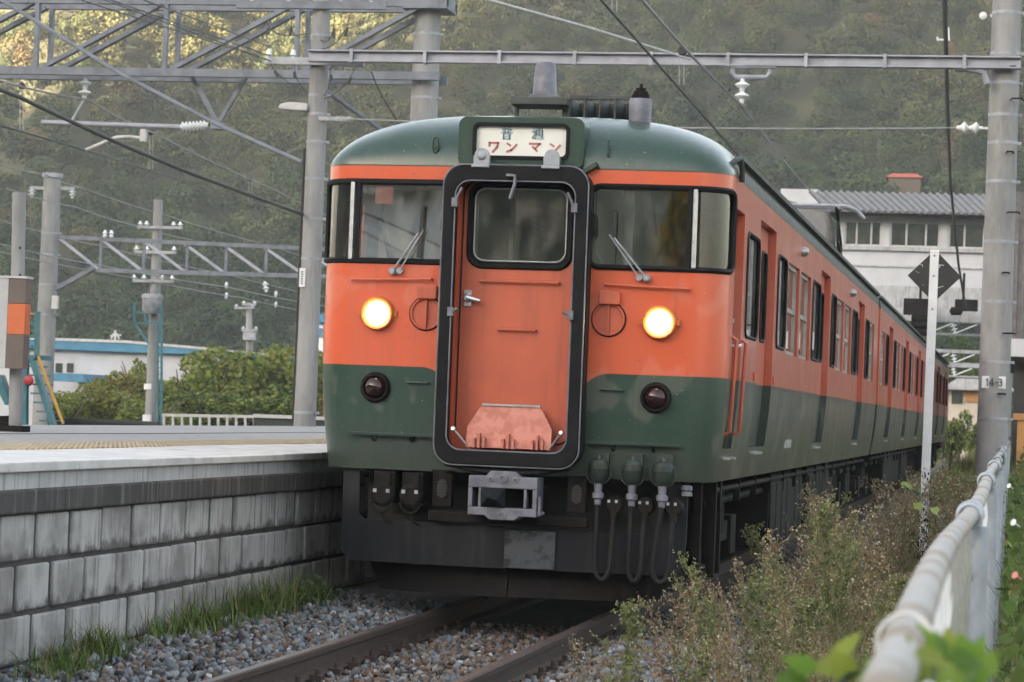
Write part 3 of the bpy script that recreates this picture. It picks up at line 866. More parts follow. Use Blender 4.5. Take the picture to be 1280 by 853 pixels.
# crew door, rails, lettering, lamps on the side
for sx in (1, -1):
    sf = lambda y, z, off=0., _s=sx: Vector((_s * (hwz(z) + off - .06), y, z))
    k = MB(); skin(k, sf, breaks(.47, 1.01, 1., [.56, .92]), breaks(1.205, 2.855, .2, [2.1, 2.74]), [(.56, .92, 2.1, 2.74, .02, 0)], flip=(sx < 0))
    cdr = k.build('crew_door', 'paint', lead)
    k = MB(); pane(k, sf, .56, .92, 2.1, 2.74, -.01, 1, 1); k.build('door_window', 'glass_side', cdr)
    k = MB(); k.bar(sf(.56, 2.1, .01), sf(.92, 2.1, .01), .02, .03); k.bar(sf(.74, 2.1, .01), sf(.74, 2.74, .01), .018, .02); k.build('window_bar', 'alu', cdr)
    k = MB(); k.tube([sf(.88, 1.92, 0), sf(.88, 1.92, .06), sf(.98, 1.93, .065)], .012, 8); k.build('door_handle', 'bright', cdr)
    for yy in (.43, 1.06):
        k = MB()
        P0_ = side_fn(sx)
        k.tube([P0_(yy, 1.3, -.0), P0_(yy, 1.32, .035), P0_(yy, 1.95, .035), P0_(yy, 1.97, 0)], .014, 8); k.build('grab_rail', 'orange', lead, smooth=True)
    k = MB()
    for yy in (2.05, 3.62): k.bb(sx * HW, sx * (HW + .012), yy - .05, yy + .05, 1.7, 1.76)
    k.build('side_fitting', 'orange', lead)
    k = MB(); k.lathe(side_fn(sx)(6.0, 2.93, 0), (sx, 0, 0), [(.045, 0), (.045, .03), (.03, .06), (.001, .07)], 14); k.build('door_lamp', 'alu', lead, smooth=True)
    k = MB(); k.lathe(side_fn(sx)(13.2, 2.93, 0), (sx, 0, 0), [(.045, 0), (.045, .03), (.03, .06), (.001, .07)], 14); k.build('door_lamp', 'alu', lead, smooth=True)
    k = MB()
    f_ = side_fn(sx)
    for n_, (y_, w_) in enumerate(((5.35, .07), (5.47, .05), (5.56, .09), (5.70, .05), (5.78, .06), (5.88, .05), (5.97, .07))):
        k.add([f_(y_, 1.17, .004), f_(y_ + w_, 1.17, .004), f_(y_ + w_, 1.17 + .07 + .01 * (n_ % 3), .004), f_(y_, 1.24, .004)], [(0, 1, 2, 3)])
    k.build('number_lettering', 'edgetop', lead)
    k = MB()
    for y_, l_ in ((.62, .22), (1.1, .1)): k.box(f_(y_ + l_ / 2, 1.13, .015), (.03, l_, .016))
    k.build('step_lip', 'alu', lead)
    bl = MB()
    for a, b in ((3.74, 4.50), (7.44, 8.36), (4.76, 5.82), (6.1, 7.16)):
        n_ = 12; ys = np.linspace(a, b, n_ + 1); tops = [2.36 + .05 * math.sin(i * 2.3 + a) + .03 * math.sin(i * 5.1) for i in range(n_ + 1)]
        bl.add([f_(y, 2.02 if b - a < 1 else 2.30, -.10) for y in ys] + [f_(y, t_, -.10) for y, t_ in zip(ys, tops)], [(i, i + 1, n_ + 2 + i, n_ + 1 + i) for i in range(n_)])
    bl.build('window_reflection', 'pale_sheet', lead)  # ragged pale sheets stand in for the bright reflection on the panes

# roof gear
k = MB(); k.bb(-.27, .14, .85, 1.15, 3.60, 3.655); k.bar((-.25, 1., 3.44), (-.25, 1., 3.62), .03, .03); k.bar((.11, 1., 3.44), (.11, 1., 3.62), .05, .05); k.build('aerial_shelf', 'roof', lead, bevel=.006)
k = MB(); k.lathe((-.05, 1., 3.655), (0, 0, 1), [(.115, 0), (.115, .02), (.088, .03), (.075, .24), (.06, .265), (.02, .27)], 24); k.build('aerial', 'coupler', lead, smooth=True)
k = MB()
k.bb(.13, .60, 1.02, 1.06, 3.665, 3.69); k.bb(.13, .60, 1.0, 1.5, 3.44, 3.515); k.bb(.13, .60, 1.45, 1.5, 3.5, 3.68)
for i in range(5): k.bb(.13 + .11 * i, .142 + .11 * i, .98, 1.46, 3.5, 3.672)
k.prism([(.572, 3.46), (.572, 3.68), (.70, 3.46)], 1.0, 1.5, front)
k.build('ventilator', 'roof', lead)
k = MB(); k.bb(.14, .56, 1.40, 1.44, 3.48, 3.68); k.build('ventilator_mouth', 'black', lead)
k = MB(); cx, cy = .705, .62; k.lathe((cx, cy, 3.40), (0, 0, 1), [(.092, 0), (.092, .05), (.078, .06), (.08, .21), (.074, .222), (.001, .224)], 24); wh = k.build('whistle', 'coupler', lead, smooth=True)
k = MB(); k.lathe((cx, cy, 3.622), (0, 0, 1), [(.062, 0), (.062, .03), (.052, .031), (.052, .052), (.036, .053), (.036, .075), (.012, .077), (.012, .105)], 16); k.build('whistle_cap', 'underframe', wh)
k = MB(); k.tube([(1.375, .36, 3.14), (1.41, .38, 3.18), (1.44, .44, 3.20), (1.445, .52, 3.13), (1.445, .55, 3.05)], .02, 8); k.build('gutter_pipe', 'roof', lead, smooth=True)

# couplers, plough and hoses below the front
k = MB(); out = [(-.235, .70), (-.235, .965), (-.12, .965), (-.085, 1.0), (.085, 1.0), (.12, .965), (.235, .965), (.235, .70), (.12, .70), (.085, .672), (-.085, .672), (-.12, .70)]
cut = rrect(-.145, .145, .755, .885, .01, 2)
k.prism([(-.235, .885), (-.235, .965), (-.12, .965), (-.085, 1.0), (.085, 1.0), (.12, .965), (.235, .965), (.235, .885)], -.26, -.02, front)
k.prism([(-.235, .755), (-.235, .70), (-.12, .70), (-.085, .672), (.085, .672), (.12, .70), (.235, .70), (.235, .755)][::-1], -.26, -.02, front)
k.prism([(-.235, .755), (-.235, .885), (-.205, .885), (-.205, .755)], -.26, -.02, front); k.prism([(-.165, .755), (-.165, .885), (-.145, .885), (-.145, .755)], -.26, -.02, front)
k.prism([(.145, .755), (.145, .885), (.165, .885), (.165, .755)], -.26, -.02, front); k.prism([(.205, .755), (.205, .885), (.235, .885), (.235, .755)], -.26, -.02, front)
cp = k.build('coupler', 'coupler', lead, bevel=.006)
k = MB(); k.bb(-.21, .21, -.06, .3, .74, .90); k.build('coupler_backing', 'underframe', cp)  # backing coloured dark to paint the shade inside the coupler hollow
k = MB(); k.add([(-.15, -.25, .76), (-.15, -.25, .885), (.02, -.25, .89), (.02, -.25, .755), (-.075, -.40, .825), (-.02, -.38, .81)], [(0, 1, 4), (1, 2, 4), (2, 5, 4), (2, 3, 5), (3, 0, 4, 5)]); k.build('coupler_horn', 'plate', cp, bevel=.006)
for (xx, zz, rr_) in ((.0, .952, .034), (0., .705, .032), (-.085, .945, .02), (.085, .945, .02)):
    k = MB(); k.lathe((xx, -.255, zz), (0, -1, 0), [(rr_, 0), (rr_, .012), (rr_ * .45, .014), (rr_ * .4, .004)], 16); k.build('air_port', 'coupler', cp, smooth=True)
k = MB(); k.tube([(.27, -.2, .73), (.25, -.24, .72), (.25, -.24, .84)], .012, 6); k.build('coupler_lever', 'coupler', cp)
k = MB(); k.bb(-.55, .55, -.06, .06, .635, .71); k.build('buffer_beam', 'underframe', lead, bevel=.01)
for sg in (1, -1):
    k = MB(); x0, x1 = sorted((sg * .40, sg * .53)); k.bb(x0, x1, -.03, .06, .735, .965)
    k.prism([(x0 - .0, .93), (x1 + .02, .985), (x0 - .02, .985)], -.02, .05, front)
    bo3 = k.build('vent_bracket', 'underframe', lead, bevel=.006)
    k = MB(); xm = (x0 + x1) / 2; k.prism([(xm + .036 * math.cos(t), .86 + .065 * math.sin(t)) for t in np.linspace(0, 2 * PI, 21)[:-1]], -.034, -.03, front)
    for zz in np.arange(.81, .92, .022): k.bb(xm - .032, xm + .032, -.042, -.034, zz, zz + .008)
    k.build('louvre', 'black', bo3)
# plough: bent plates
def plough(a, b, d): return (a, .02 + .12 * (abs(a) / 1.15) ** 2 - d, b)
def plate_strip(x0, x1, z0, z1, d0, name, m, fn, par, zf=None, n=14):
    k = MB()
    for i in range(n):
        a, b = x0 + (x1 - x0) * i / n, x0 + (x1 - x0) * (i + 1) / n
        k.prism([(a, z0), (b, z0), (b, z1), (a, z1)], d0, d0 + .03, fn)
    return k.build(name, m, par)
sk = plate_strip(-1.13, -.02, .335, .625, 0, 'skirt_plate', 'plate', plough, lead)
plate_strip(-.015, 1.14, .335, .61, 0, 'skirt_plate', 'plate', plough, lead)
plate_strip(-.015, .33, .345, .60, .031, 'scuffed_patch', 'platelight', plough, sk)
k = MB(); k.prism([(1.0, .60), (1.04, .64), (1.05, .96), (1.2, .96), (1.2, .60), (1.19, .42), (1.13, .335), (1.13, .60)], -.0, .03, plough); k.build('skirt_upright', 'plate', lead); k = MB(); k.prism([(-1.2, .40), (-1.2, .96), (-1.08, .96), (-1.07, .66), (-1.03, .625), (-1.13, .60), (-1.13, .335)], 0, .03, plough); k.build('skirt_upright', 'plate', lead)
def plough2(a, b, d): return (a * (1 - .25 * (.33 - b) / .2 * .4), .10 + .2 * (abs(a) / 1.0) ** 2 + (b - .15) * .35 - d, b)
plate_strip(-1.05, -.012, .135, .33, 0, 'snow_plough', 'underframe', plough2, lead); plate_strip(.0, 1.1, .14, .33, 0, 'snow_plough', 'underframe', plough2, lead)
k = MB(); k.bb(-1.1, 1.1, .45, .5, .2, .97); k.build('rear_bulkhead', 'cabdark', lead)
# left electrical sockets
for xx in (-.88, -.68):
    k = MB(); k.bb(xx - .075, xx + .075, .0, .3, .74, .96); k.lathe((xx, .0, .80), (0, -1, 0), [(.08, -.02), (.085, .03), (.06, .05), (.001, .05)], 18)
    k.bb(xx - .05, xx + .05, -.03, .02, .86, .95); so_ = k.build('jumper_socket', 'underframe', lead, bevel=.006)
    k = MB(); k.tube([(xx + .07 * math.cos(t), -.045, .75 + .07 * math.sin(t)) for t in np.linspace(PI, 2 * PI, 11)], .008, 6); k.tube([(xx, -.03, .69), (xx + .02, -.03, .62), (xx + .06, .0, .60)], .008, 6); k.build('socket_handle', 'underframe', so_)
    for dx in (-.05, .04): k = MB(); k.bb(xx + dx - .012, xx + dx + .012, -.056, -.05, .815, .84); k.build('maker_plate', 'bright', so_)
# three jumper cables on the right
for (xx, x2, lean) in ((.615, .72, 0), (.845, .93, .0), (1.05, 1.12, -.045)):
    k = MB(); c = Vector((xx, -.06, 1.05))
    k.lathe(c + Vector((0, 0, -.075)), (0, 0, 1), [(.04, -.03), (.06, 0), (.065, .06), (.07, .062), (.07, .10), (.05, .125), (.02, .13), (.015, .16)], 20)
    k.bb(xx - .05, xx + .06, -.03, .05, 1.06, 1.15)
    jo = k.build('jumper_head', 'green_sock', lead, smooth=True)
    k = MB(); k.tube([c + Vector((.085 * math.cos(t), .0, -.03 + .09 * math.sin(t))) for t in np.linspace(0, 2 * PI, 21)[:-1]], .006, 6, closed=True); k.build('bail_wire', 'green_sock', jo)
    k = MB(); k.lathe(c + Vector((0, 0, -.105)), (0, 0, -1), [(.03, 0), (.026, .06), (.04, .07), (.04, .1), (.026, .11), (.022, .15)], 14); k.build('cable_gland', 'coupler', jo, smooth=True)
    zb = .31; t = np.linspace(0, PI, 15)
    pts = [(xx, -.07, .80), (xx + lean * .5, -.08, .62)] + [((xx + lean + x2) / 2 - (x2 - xx - lean) / 2 * math.cos(a), -.10, zb + .10 - .11 * math.sin(a)) for a in t] + [(x2, -.06, .62), (x2 + .005, -.03, .76)]
    k = MB(); k.tube(pts, .018, 10); k.build('jumper_cable', 'hood', jo, smooth=True)
    k = MB(); k.lathe((x2 + .005, .0, .80), (0, -1, 0), [(.058, -.1), (.062, .0), (.062, .03), (.05, .05), (.001, .05)], 18); k.cyl((x2 + .005, -.02, .80), (x2 + .005, -.035, .70), .03, .026)
    rs = k.build('receptacle', 'underframe', lead, smooth=True)
    for dx in (-.03, .02): k = MB(); k.bb(x2 + dx - .009, x2 + dx + .009, -.056, -.051, .815, .835); k.build('maker_plate', 'bright', rs)
k = MB(); k.lathe((1.2, .05, .88), (0, 0, 1), [(.04, 0), (.04, .02), (.03, .03), (.04, .04), (.04, .06), (.03, .07)], 14); k.build('air_cock', 'coupler', lead, smooth=True)
k = MB()
for (yy, xx) in ((.55, 1.22), (.75, 1.30), (.95, 1.18), (1.25, 1.28)): k.bar((xx, yy, .30), (xx, yy, .97), .07, .05)
k.bb(.9, 1.25, .95, 1.35, .5, .95); k.build('underframe_bracket', 'underframe', lead)
bogie(lead, 3.05); bogie(lead, 16.4)
underfloor(lead, [(1.45, 1.7, .35, 1.2), (5.2, 7.4, .30, 1.28), (7.6, 9.2, .36, 1.25), (9.5, 12.4, .30, 1.28), (12.6, 14.2, .4, 1.2), (18.2, 19.2, .4, 1.1)])

# ---------------------------------------------------------------- following cars
mid = thing('train_car', 'middle car of the orange and green train, carrying the raised pantograph', 'train car', (0, 19.95, 0), 'coupled cars of the orange and green train')
mid.location = (0, 0, 0)
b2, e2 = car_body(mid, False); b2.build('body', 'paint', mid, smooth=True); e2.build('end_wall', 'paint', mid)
bogie(mid, 2.9); bogie(mid, 16.6); underfloor(mid, [(5.0, 8.3, .30, 1.28), (8.6, 11.4, .36, 1.25), (11.7, 14.6, .30, 1.28)])
k = MB(); k.bb(-.5, .5, -.42, .06, 1.2, 2.95); k.build('gangway_bellows', 'hood', mid)
mid.location = (0, 19.95, 0)
last = copy_tree(mid); last.location = (0, 39.9, 0)
last['label'] = 'last car of the orange and green train, farthest from its headlights'
# pantograph (only on the middle car)
pg = MB()
for sx in (1, -1):
    for y in (5.0, 6.6): pg.lathe((sx * .55, 19.95 + y, 3.42), (0, 0, 1), [(.05, 0), (.05, .05), (.08, .06), (.05, .08), (.08, .1), (.05, .13), (.05, .2)], 12)
for y in (5.0, 6.6): pg.bar((-.6, 19.95 + y, 3.63), (.6, 19.95 + y, 3.63), .06, .05)
for sx in (1, -1):
    pg.bar((sx * .55, 24.95, 3.63), (sx * .55, 26.55, 3.63), .06, .05)
    pg.tube([(sx * .5, 24.95, 3.68), (sx * .42, 26.1, 4.35), (sx * .36, 25.5, 4.93)], .025, 6)
    pg.tube([(sx * .5, 26.55, 3.68), (sx * .42, 25.2, 4.35), (sx * .36, 26.0, 4.93)], .025, 6)
pgo = pg.build('pantograph', 'underframe', mid)
k = MB()
for y in (25.55, 25.95): k.tube([(-.80, y, 4.80), (-.68, y, 4.91), (-.5, y, 4.97), (.5, y, 4.97), (.68, y, 4.91), (.80, y, 4.80)], .028, 8)
for sx in (1, -1): k.bar((sx * .4, 25.5, 4.94), (sx * .4, 26.0, 4.94), .05, .04)
k.build('collector_head', 'steel', pgo)

# ================================================================== GROUND, TRACK, PLATFORM
def atz(x, y, Z):
    d = fw + rt * (x - W0 / 2) / FPX - up * (y - H0 / 2) / FPX
    return CAMP + d * (Z - CAMP[2]) / d[2]


k = MB()
xs_, ys_ = np.linspace(-560, 560, 15), np.linspace(-560, 560, 17)
k.add([(x, y, -.4) for x in xs_ for y in ys_], [(i * 17 + j, (i + 1) * 17 + j, (i + 1) * 17 + j + 1, i * 17 + j + 1) for i in range(14) for j in range(16)])
tag(k.build('ground', 'soil'), kind='structure')


def bed_z(x):
    return float(np.interp(x, [-1.7, -1.45, -.75, -.62, -.52, .52, .62, 1.1, 1.8, 2.6, 3.3, 4.2, 6.5, 12], [.03, .01, -.035, -.045, -.165, -.165, -.15, -.12, -.06, -.03, .0, .12, .35, .3]))


k = MB(); prof = [-1.66, -1.45, -1.1, -.75, -.62, -.52, 0, .52, .62, .85, 1.1, 1.45, 1.8]
rows = np.linspace(-22, 90, 113)
n = len(prof)
k.add([(x, y, bed_z(x) - .03) for y in rows for x in prof], [(i * n + j, i * n + j + 1, (i + 1) * n + j + 1, (i + 1) * n + j) for i in range(len(rows) - 1) for j in range(n - 1)])
tag(k.build('ballast_bed', 'ballastbed'), kind='structure')
k = MB(); prof = [1.8, 2.2, 2.6, 3.0, 3.3, 3.8, 4.2, 5.2, 6.5, 9, 12]
n = len(prof)
k.add([(x, y, bed_z(x) - .03 + (.03 * math.sin(y * 1.3 + x * 2) if x > 1.9 else 0)) for y in rows for x in prof], [(i * n + j, i * n + j + 1, (i + 1) * n + j + 1, (i + 1) * n + j) for i in range(len(rows) - 1) for j in range(n - 1)])
tag(k.build('verge', 'soil'), kind='structure')

# loose ballast
ico = np.array([(0, 0, 1)] + [(math.cos(a) * .894, math.sin(a) * .894, .447) for a in np.arange(5) * 2 * PI / 5] + [(math.cos(a) * .894, math.sin(a) * .894, -.447) for a in (np.arange(5) + .5) * 2 * PI / 5] + [(0, 0, -1)])
icf = [(0, i + 1, (i + 1) % 5 + 1) for i in range(5)] + [(i + 1, i + 6, (i + 1) % 5 + 1) for i in range(5)] + [((i + 1) % 5 + 1, i + 6, (i + 1) % 5 + 6) for i in range(5)] + [(i + 6, 11, (i + 1) % 5 + 6) for i in range(5)]
icf = np.array(icf)


def rot3(n):
    q = rng.normal(size=(n, 4)); q /= np.linalg.norm(q, axis=1, keepdims=True); w, x, y, z = q.T
    return np.stack([np.stack([1 - 2 * (y * y + z * z), 2 * (x * y - w * z), 2 * (x * z + w * y)], -1), np.stack([2 * (x * y + w * z), 1 - 2 * (x * x + z * z), 2 * (y * z - w * x)], -1), np.stack([2 * (x * z - w * y), 2 * (y * z + w * x), 1 - 2 * (x * x + y * y)], -1)], 1)


def stones(n, x0, x1, y0, y1, pal, wts):
    x = rng.uniform(x0, x1, n); y = rng.uniform(y0, y1, n)
    keep = (np.abs(np.abs(x) - .566) > .075); x, y = x[keep], y[keep]; n = len(x)
    z = np.array([bed_z(a) for a in x]) - .012 + rng.uniform(-.012, .018, n)
    s = rng.uniform(.014, .033, n)[:, None] * np.array([1., .85, .62])[None] * rng.uniform(.75, 1.25, (n, 3))
    V = ico[None] * (1 + rng.uniform(-.36, .36, (n, 12, 1))) * s[:, None, :]
    V = np.einsum('nij,nkj->nki', rot3(n), V) + np.stack([x, y, z], -1)[:, None]
    c = np.array(pal)[rng.choice(len(pal), n, p=wts)] * rng.uniform(.75, 1.25, (n, 1))
    return V.reshape(-1, 3), (icf[None] + np.arange(n)[:, None, None] * 12).reshape(-1, 3), np.repeat(c, 12, 0)


PAL = [(.13, .145, .165), (.20, .21, .225), (.12, .08, .06), (.15, .105, .085), (.05, .05, .055), (.165, .15, .13), (.34, .34, .34)]
parts = [stones(5200, -1.55, -.64, -8, 1.5, PAL, [.34, .22, .08, .06, .14, .12, .04]), stones(4600, -.50, .50, -8, 1.5, PAL, [.16, .12, .26, .22, .12, .10, .02]),
         stones(7200, .63, 1.95, -8, 3.0, PAL, [.22, .16, .20, .17, .13, .10, .02]), stones(3000, .8, 2.6, 3, 14, PAL, [.22, .16, .20, .17, .13, .10, .02])]
Vs, Fs, Cs, o_ = [], [], [], 0
for V, F_, C_ in parts: Vs.append(V); Fs.append(F_ + o_); Cs.append(C_); o_ += len(V)
tag(np_mesh('ballast_stones', np.concatenate(Vs), np.concatenate(Fs), 'stone', np.concatenate(Cs)), kind='stuff')

RP = [(-.062, -.152), (-.062, -.142), (-.012, -.122), (-.008, -.05), (-.032, -.038), (-.0325, -.008), (-.026, -.001), (.026, -.001), (.0325, -.008), (.032, -.038), (.008, -.05), (.012, -.122), (.062, -.142), (.062, -.152)]
for sx, nm in ((-1, 'rusty brown running rail on the platform side of the track'), (1, 'rusty brown running rail on the weedy side of the track')):
    r_ = thing('rail', nm, 'rail', (sx * .566, -8, -.152), 'rails of the track')
    k = MB()
    k.prism(RP, -24, 64, lambda a, b, d, s=sx: (s * .566 + a, d, b)); k.build('rail_profile', 'rail', r_)
    k = MB(); k.bb(sx * .566 - .025, sx * .566 + .025, -24, 64, -.0005, .001); k.build('running_surface', 'railtop', r_)
    for i in range(22):
        y = -8.1 + .42 * i
        for s2 in (1, -1):
            c = MB(); xx = sx * .566 + s2 * .085
            c.bb(xx - .035, xx + .035, y - .045, y + .045, -.16, -.128); c.cyl((xx + s2 * .005, y, -.13), (xx + s2 * .005, y, -.095), .016, n=8)
            c.build('rail_clip', 'rail', r_)

# ---------------------------------------------------------------- platform
PT, PX_ = 1.045, -1.60
pf = thing('platform', 'grey station platform faced with streaky concrete blocks, left of the train', 'platform', (-4.3, 0, 0))
PY0, PY1 = -24., 64.
k = MB(); k.bb(-7.15, -3.5, PY0, PY1, .6, PT); k.build('deck', 'asphalt', pf)
k = MB()
yy = PY0
while yy < PY1:
    k.bb(-2.735, PX_, yy + .004, yy + 1.0 - .004, PT - .045, PT + .002 + .004 * math.sin(yy * 7.3)); yy += 1.0
k.build('edge_slabs', 'edgetop', pf, bevel=.006)
k = MB(); k.bb(-3.5, -2.735, PY0, PY1, .7, PT - .004)
for i in range(int((40 - PY0) / .1)):
    y = PY0 + .1 * i
    if -6 < y < 40:
        for j in range(7):
            k.bb(-3.49 + .107 * j, -3.43 + .107 * j, y + .02, y + .08, PT - .004, PT + .006)
k.build('tactile_strip', 'tactile', pf)
k = MB(); k.bb(-2.72, PX_ - .035, PY0, PY1, .9, PT - .046); k.build('edge_face', 'edgeface', pf)
k = MB(); yy = PY0 + .3
while yy < PY1:
    k.bb(-2.6, PX_ + .005 + .004 * math.sin(yy * 5), yy + .003, yy + 1.497, .787, .91); yy += 1.5
k.build('grimy_coping', 'coping', pf, bevel=.012)
k = MB(); k.bb(-2.5, PX_ - .055, PY0, PY1, -.4, .786); k.build('wall_backing', 'joint', pf)
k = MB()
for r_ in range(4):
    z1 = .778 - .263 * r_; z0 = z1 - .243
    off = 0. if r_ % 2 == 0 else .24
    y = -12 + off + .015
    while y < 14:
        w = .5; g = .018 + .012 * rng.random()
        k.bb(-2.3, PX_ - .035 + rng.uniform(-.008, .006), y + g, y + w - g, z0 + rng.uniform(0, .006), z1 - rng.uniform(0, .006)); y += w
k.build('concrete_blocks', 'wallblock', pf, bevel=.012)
k = MB()
pts = [(-5.1, -3., PT + .003), (-5.0, 2, PT + .003), (-4.85, 6, PT + .003), (-4.9, 12, PT + .003), (-4.7, 18, PT + .003), (-4.75, 30, PT + .003)]
for p, q in zip(pts[:-1], pts[1:]): k.bar(p, q, .03, .004)
k.build('asphalt_crack', 'joint', pf)


# ================================================================== HILL, FOREST, ADDED RIDGE
def hill_z(x, y):
    x = np.asarray(x, float); y = np.asarray(y, float)
    t = smooth01(165, 415, y + 10 * np.sin(x / 38.) + .10 * (x + 60))
    crest = 100 - 33 * smooth01(-118, -182, x) + 8 * np.sin(x / 33.)
    gul = 1 - .20 * np.exp(-((x + 18 - .28 * (y - 250)) / 15.) ** 2) - .14 * np.exp(-((x + 88 + .12 * (y - 250)) / 13.) ** 2)
    left = 1 - .30 * smooth01(.401, .425, -(x - 3.3) / (y + 17.4))
    return -.5 + crest * t * gul * left


k = MB(); xs_ = np.linspace(-330, 200, 54); ys_ = np.linspace(150, 480, 34)
Z = hill_z(*np.meshgrid(xs_, ys_, indexing='ij'))
k.add([(x, y, Z[i, j]) for i, x in enumerate(xs_) for j, y in enumerate(ys_)], [(i * 34 + j, (i + 1) * 34 + j, (i + 1) * 34 + j + 1, i * 34 + j + 1) for i in range(53) for j in range(33)])
tag(k.build('hillside', 'hill', smooth=True), kind='structure')


def crown_cloud(nleaf, lumps, size, flat=.8, spread=.62, lump_r=(.32, .5)):
    """leaf quads spread over the lumps of a unit crown: returns V (n,4,3)"""
    c = rng.normal(size=(lumps, 3)); c /= np.linalg.norm(c, axis=1, keepdims=True)
    c *= rng.uniform(.25, 1., (lumps, 1)) * spread; c[:, 2] *= flat
    r = rng.uniform(*lump_r, lumps)
    w = rng.choice(lumps, nleaf, p=r ** 2 / (r ** 2).sum())
    d = rng.normal(size=(nleaf, 3)); d[:, 2] += .25; d /= np.linalg.norm(d, axis=1, keepdims=True)
    p = c[w] + d * (r[w] * rng.uniform(.72, 1.05, nleaf))[:, None]
    nrm = d + rng.normal(size=(nleaf, 3)) * .55; nrm /= np.linalg.norm(nrm, axis=1, keepdims=True)
    a = np.cross(nrm, rng.normal(size=(nleaf, 3))); a /= np.linalg.norm(a, axis=1, keepdims=True)
    b = np.cross(nrm, a); s = (size * rng.uniform(.6, 1.4, nleaf))[:, None]
    return np.stack([p + a * s, p + b * s * .7, p - a * s, p - b * s * .7], 1)


variants = [crown_cloud(820, 11, .060) for _ in range(8)]
Vs, Cs = [], []
ys_ = np.arange(158, 445, 3.5)
cnt = 0
for y in ys_:
    xl, xr = CAMP[0] - .44 * (y + 17) - 26, CAMP[0] + .02 * (y + 17) + 30
    if y > 338: xr = CAMP[0] - .335 * (y + 17)
    for x in np.arange(xl, xr, 3.5):
        px, py = x + rng.uniform(-1.6, 1.6), y + rng.uniform(-1.6, 1.6)
        z = float(hill_z(px, py))
        g = math.sin(px / 19.) + math.sin(py / 23. + 1.7) + rng.normal() * .7
        R_ = rng.uniform(1.7, 3.3); hh = R_ * rng.uniform(.85, 1.15)
        a = rng.uniform(0, 2 * PI); ca, sa = math.cos(a), math.sin(a)
        v = variants[rng.integers(8)]
        vx = (v[..., 0] * ca - v[..., 1] * sa) * R_; vy = (v[..., 0] * sa + v[..., 1] * ca) * R_
        Vs.append(np.stack([vx + px, vy + py, v[..., 2] * hh + z + hh * .75 + 1.0], -1))
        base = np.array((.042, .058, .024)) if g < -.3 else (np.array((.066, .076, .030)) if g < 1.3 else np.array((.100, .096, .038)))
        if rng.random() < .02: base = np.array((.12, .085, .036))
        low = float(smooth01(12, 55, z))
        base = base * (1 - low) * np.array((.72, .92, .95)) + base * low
        base = base * rng.uniform(.68, 1.15)
        Cs.append(np.repeat(base[None] * rng.uniform(.72, 1.3, (len(v), 1)), 4, 0)); cnt += 1
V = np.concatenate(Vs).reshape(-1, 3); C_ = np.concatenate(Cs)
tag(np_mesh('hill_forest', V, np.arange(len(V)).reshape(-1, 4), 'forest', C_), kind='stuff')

# added unseen ridge, its crest shaped to keep low sun off the station
sh = np.array([math.sin(SUN_AZ), math.cos(SUN_AZ)]); th = np.array([sh[1], -sh[0]])
k = MB(); us = np.linspace(-520, 520, 53); ds = np.linspace(250, 470, 9)
RDG = []
for u in us:
    for d in ds:
        p = sh * d + th * u
        h = float(SHADE_CREST(u)) * math.sin(PI * min(1, max(0, (d - 250) / 220.))) ** 1.0
        RDG.append((p[0], p[1], h - .5))
k.add(RDG, [(i * 9 + j, (i + 1) * 9 + j, (i + 1) * 9 + j + 1, i * 9 + j + 1) for i in range(52) for j in range(8)])
tag(k.build('ridge', 'ridge', smooth=True), kind='structure')

# the evening air of the valley
k = MB(); k.bb(-570, 570, -570, 570, -1.4, 142)
hz_ = k.build('haze', 'white'); tag(hz_, kind='stuff')
m = bpy.data.materials.new('valley_haze'); m.use_nodes = True; t = m.node_tree
for n_ in list(t.nodes):
    if n_.type == 'BSDF_PRINCIPLED': t.nodes.remove(n_)
pv = t.nodes.new('ShaderNodeVolumePrincipled'); pv.inputs['Color'].default_value = (.86, .88, .92, 1); pv.inputs['Density'].default_value = HAZE
pv.inputs['Anisotropy'].default_value = .2
t.links.new(pv.outputs[0], t.nodes['Material Output'].inputs['Volume'])
hz_.data.materials.clear(); hz_.data.materials.append(m)

# ================================================================== POLES, GANTRIES, WIRES
def pole(name, label, x, y, z0, z1, r0_, r1_, group='concrete poles around the station', bands=(), lean=0.):
    p = thing(name, label, 'pole', (x, y, z0), group)
    k = MB(); hs = np.linspace(z0, z1, 9)
    k.tube([(x + lean * (h - z0), y, h) for h in hs], [r0_ + (r1_ - r0_) * (h - z0) / (z1 - z0) for h in hs], 24)
    k.build('shaft', 'concrete_pole', p, smooth=True)
    for h in bands:
        r = r0_ + (r1_ - r0_) * (h - z0) / (z1 - z0) + .004
        k = MB(); k.tube([(x, y, h - .022), (x, y, h + .022)], r, 24); k.bb(x + r - .01, x + r + .05, y - .03, y + .03, h - .02, h + .02)
        k.build('steel_band', 'steel', p, smooth=True)
    return p


def insulator(k, base, axis, n=2, r=.07, step=.075, core=.028):
    b = Vector(base); a = Vector(axis).normalized(); pr = [(core, 0)]
    for i in range(n): pr += [(core, step * (i + .3)), (r, step * (i + .55)), (r, step * (i + .65)), (core * 1.4, step * (i + .95))]
    pr += [(core, step * n + .05)]
    k.lathe(b, a, pr, 14); return b + a * (step * n + .05)


